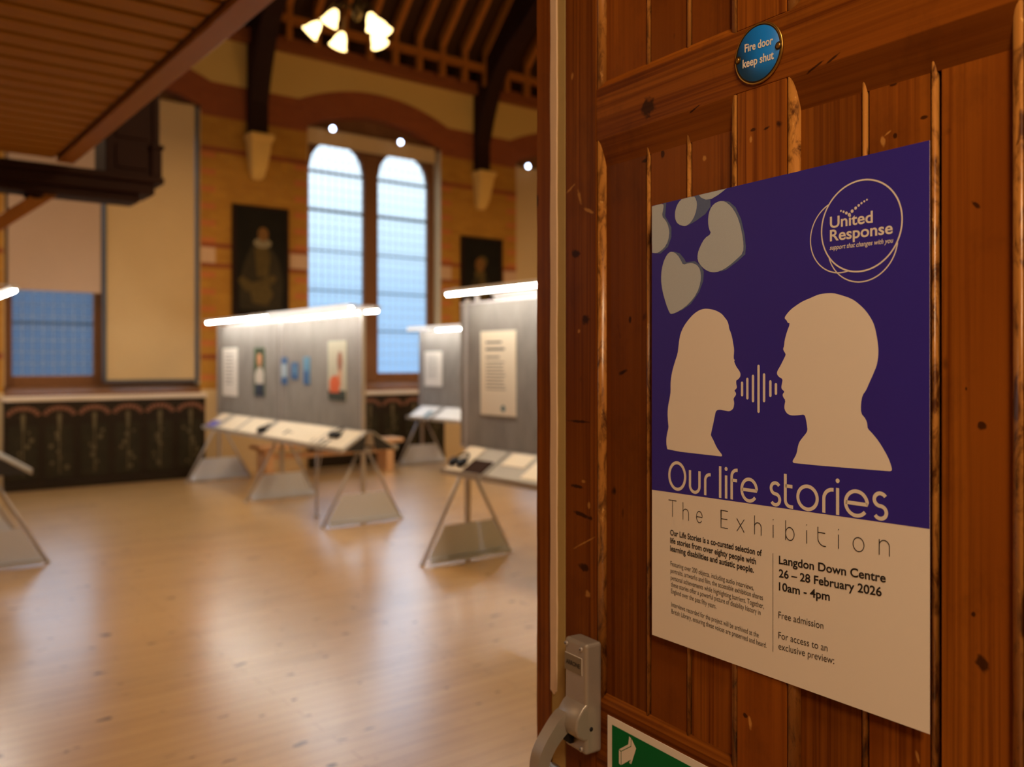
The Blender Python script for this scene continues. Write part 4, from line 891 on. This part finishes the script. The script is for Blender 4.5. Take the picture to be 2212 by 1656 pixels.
letter_line(tt, [('O', 32.5, 66.4, 204.8, 244.3, 0), ('u', 71.2, 92.4, 204.3, 234.6, 0), ('r', 98.5, 110.0, 204.6, 233.8, 0), ('l', 124.2, 128.2, 204.2, 244.3, 0), ('i', 134.2, 138.1, 204.4, 243.9, 233.6), ('f', 143.3, 155.0, 204.5, 243.6, 228.6),
    ('e', 159.5, 187.2, 203.8, 234.4, 0), ('s', 204.8, 221.7, 204.0, 234.0, 0), ('t', 225.7, 238.9, 204.3, 244.0, 230.0), ('o', 243.4, 274.0, 204.5, 234.7, 0), ('r', 278.7, 293.5, 205.5, 234.4, 0), ('i', 296.2, 301.1, 205.4, 245.2, 235.0),
    ('e', 306.7, 337.5, 205.6, 236.0, 0), ('s', 341.6, 359.8, 206.2, 236.9, 0)], 4.1, .0003)
tt.build('title_lettering', 'posterwhite', po)
tx = Flat(MM)
letter_line(tx, [('T', 33.1, 48.1, 168.7, 191.4, 0), ('h', 59.8, 71.2, 167.6, 190.9, 182.8), ('e', 84.5, 95.8, 167.3, 183.0, 0), ('E', 127.2, 139.2, 166.6, 189.3, 0), ('x', 153.2, 166.1, 166.2, 182.0, 0), ('h', 181.3, 192.5, 166.4, 189.4, 181.6),
    ('i', 208.7, 211.2, 166.7, 188.6, 181.9), ('b', 227.7, 240.8, 166.8, 189.8, 182.2), ('i', 256.5, 259.0, 167.3, 189.1, 182.6), ('t', 272.4, 283.6, 167.5, 188.6, 182.6), ('i', 298.5, 301.0, 168.4, 189.9, 183.8), ('o', 317.6, 331.9, 168.9, 184.9, 0), ('n', 349.0, 361.7, 170.2, 186.6, 0)], 1.0, .0003)
tx.rect(209.4, 31.2, 210.0, 148.1, .0003)
tx.build('subtitle_lettering', 'ink', po)
bt = Flat(MM)
for s, x1, ya, yb in (('Our Life Stories is a co-curated selection of', 192.9, 143.7, 141.9), ('life stories from over eighty people with', 184.0, 133.0, 130.4), ('learning disabilities and autistic people.', 180.7, 122.3, 119.6)): text(bt, s, 36.2, x1, ya, yb, 7.3, .0003, .022)
bt.build('intro_lettering', 'ink', po); bt = Flat(MM)
for s, x1, ya, yb in (('Langdon Down Centre', 357.1, 137.4, 142.4), ('26 \u2013 28 February 2026', 352.4, 121.7, 126.9), ('10am - 4pm', 288.6, 106.2, 108.7)): text(bt, s, 218.4, x1, ya, yb, 9.2, .0003, .019)
bt.build('venue_lettering', 'ink', po)
lt = Flat(MM)
for s, x0, x1, ya, yb in (('Featuring over 200 objects, including audio interviews,', 36.9, 180.7, 102.4, 98.1), ('portraits, artworks and film, the accessible exhibition shares', 36.9, 194.7, 93.0, 89.3), ('personal achievements while highlighting barriers. Together,', 37.1, 196.1, 83.6, 79.4),
    ('these stories offer a powerful picture of disability history in', 37.6, 191.0, 74.7, 70.5), ('England over the past fifty years.', 37.9, 119.5, 65.6, 62.3), ('Interviews recorded for the project will be archived at the', 38.3, 188.1, 47.6, 42.7), ('British Library, ensuring these voices are preserved and heard.', 38.6, 200.1, 38.3, 33.2)): text(lt, s, x0, x1, ya, yb, 6.3, .0003, 0)
for s, x1, ya, yb in (('Free admission', 280.2, 73.2, 75.0), ('For access to an', 285.6, 49.3, 51.4), ('exclusive preview:', 294.2, 36.5, 39.8)): text(lt, s, 217.8, x1, ya, yb, 8.0, .0003, 0)
lt.build('small_lettering', 'greyink', po)
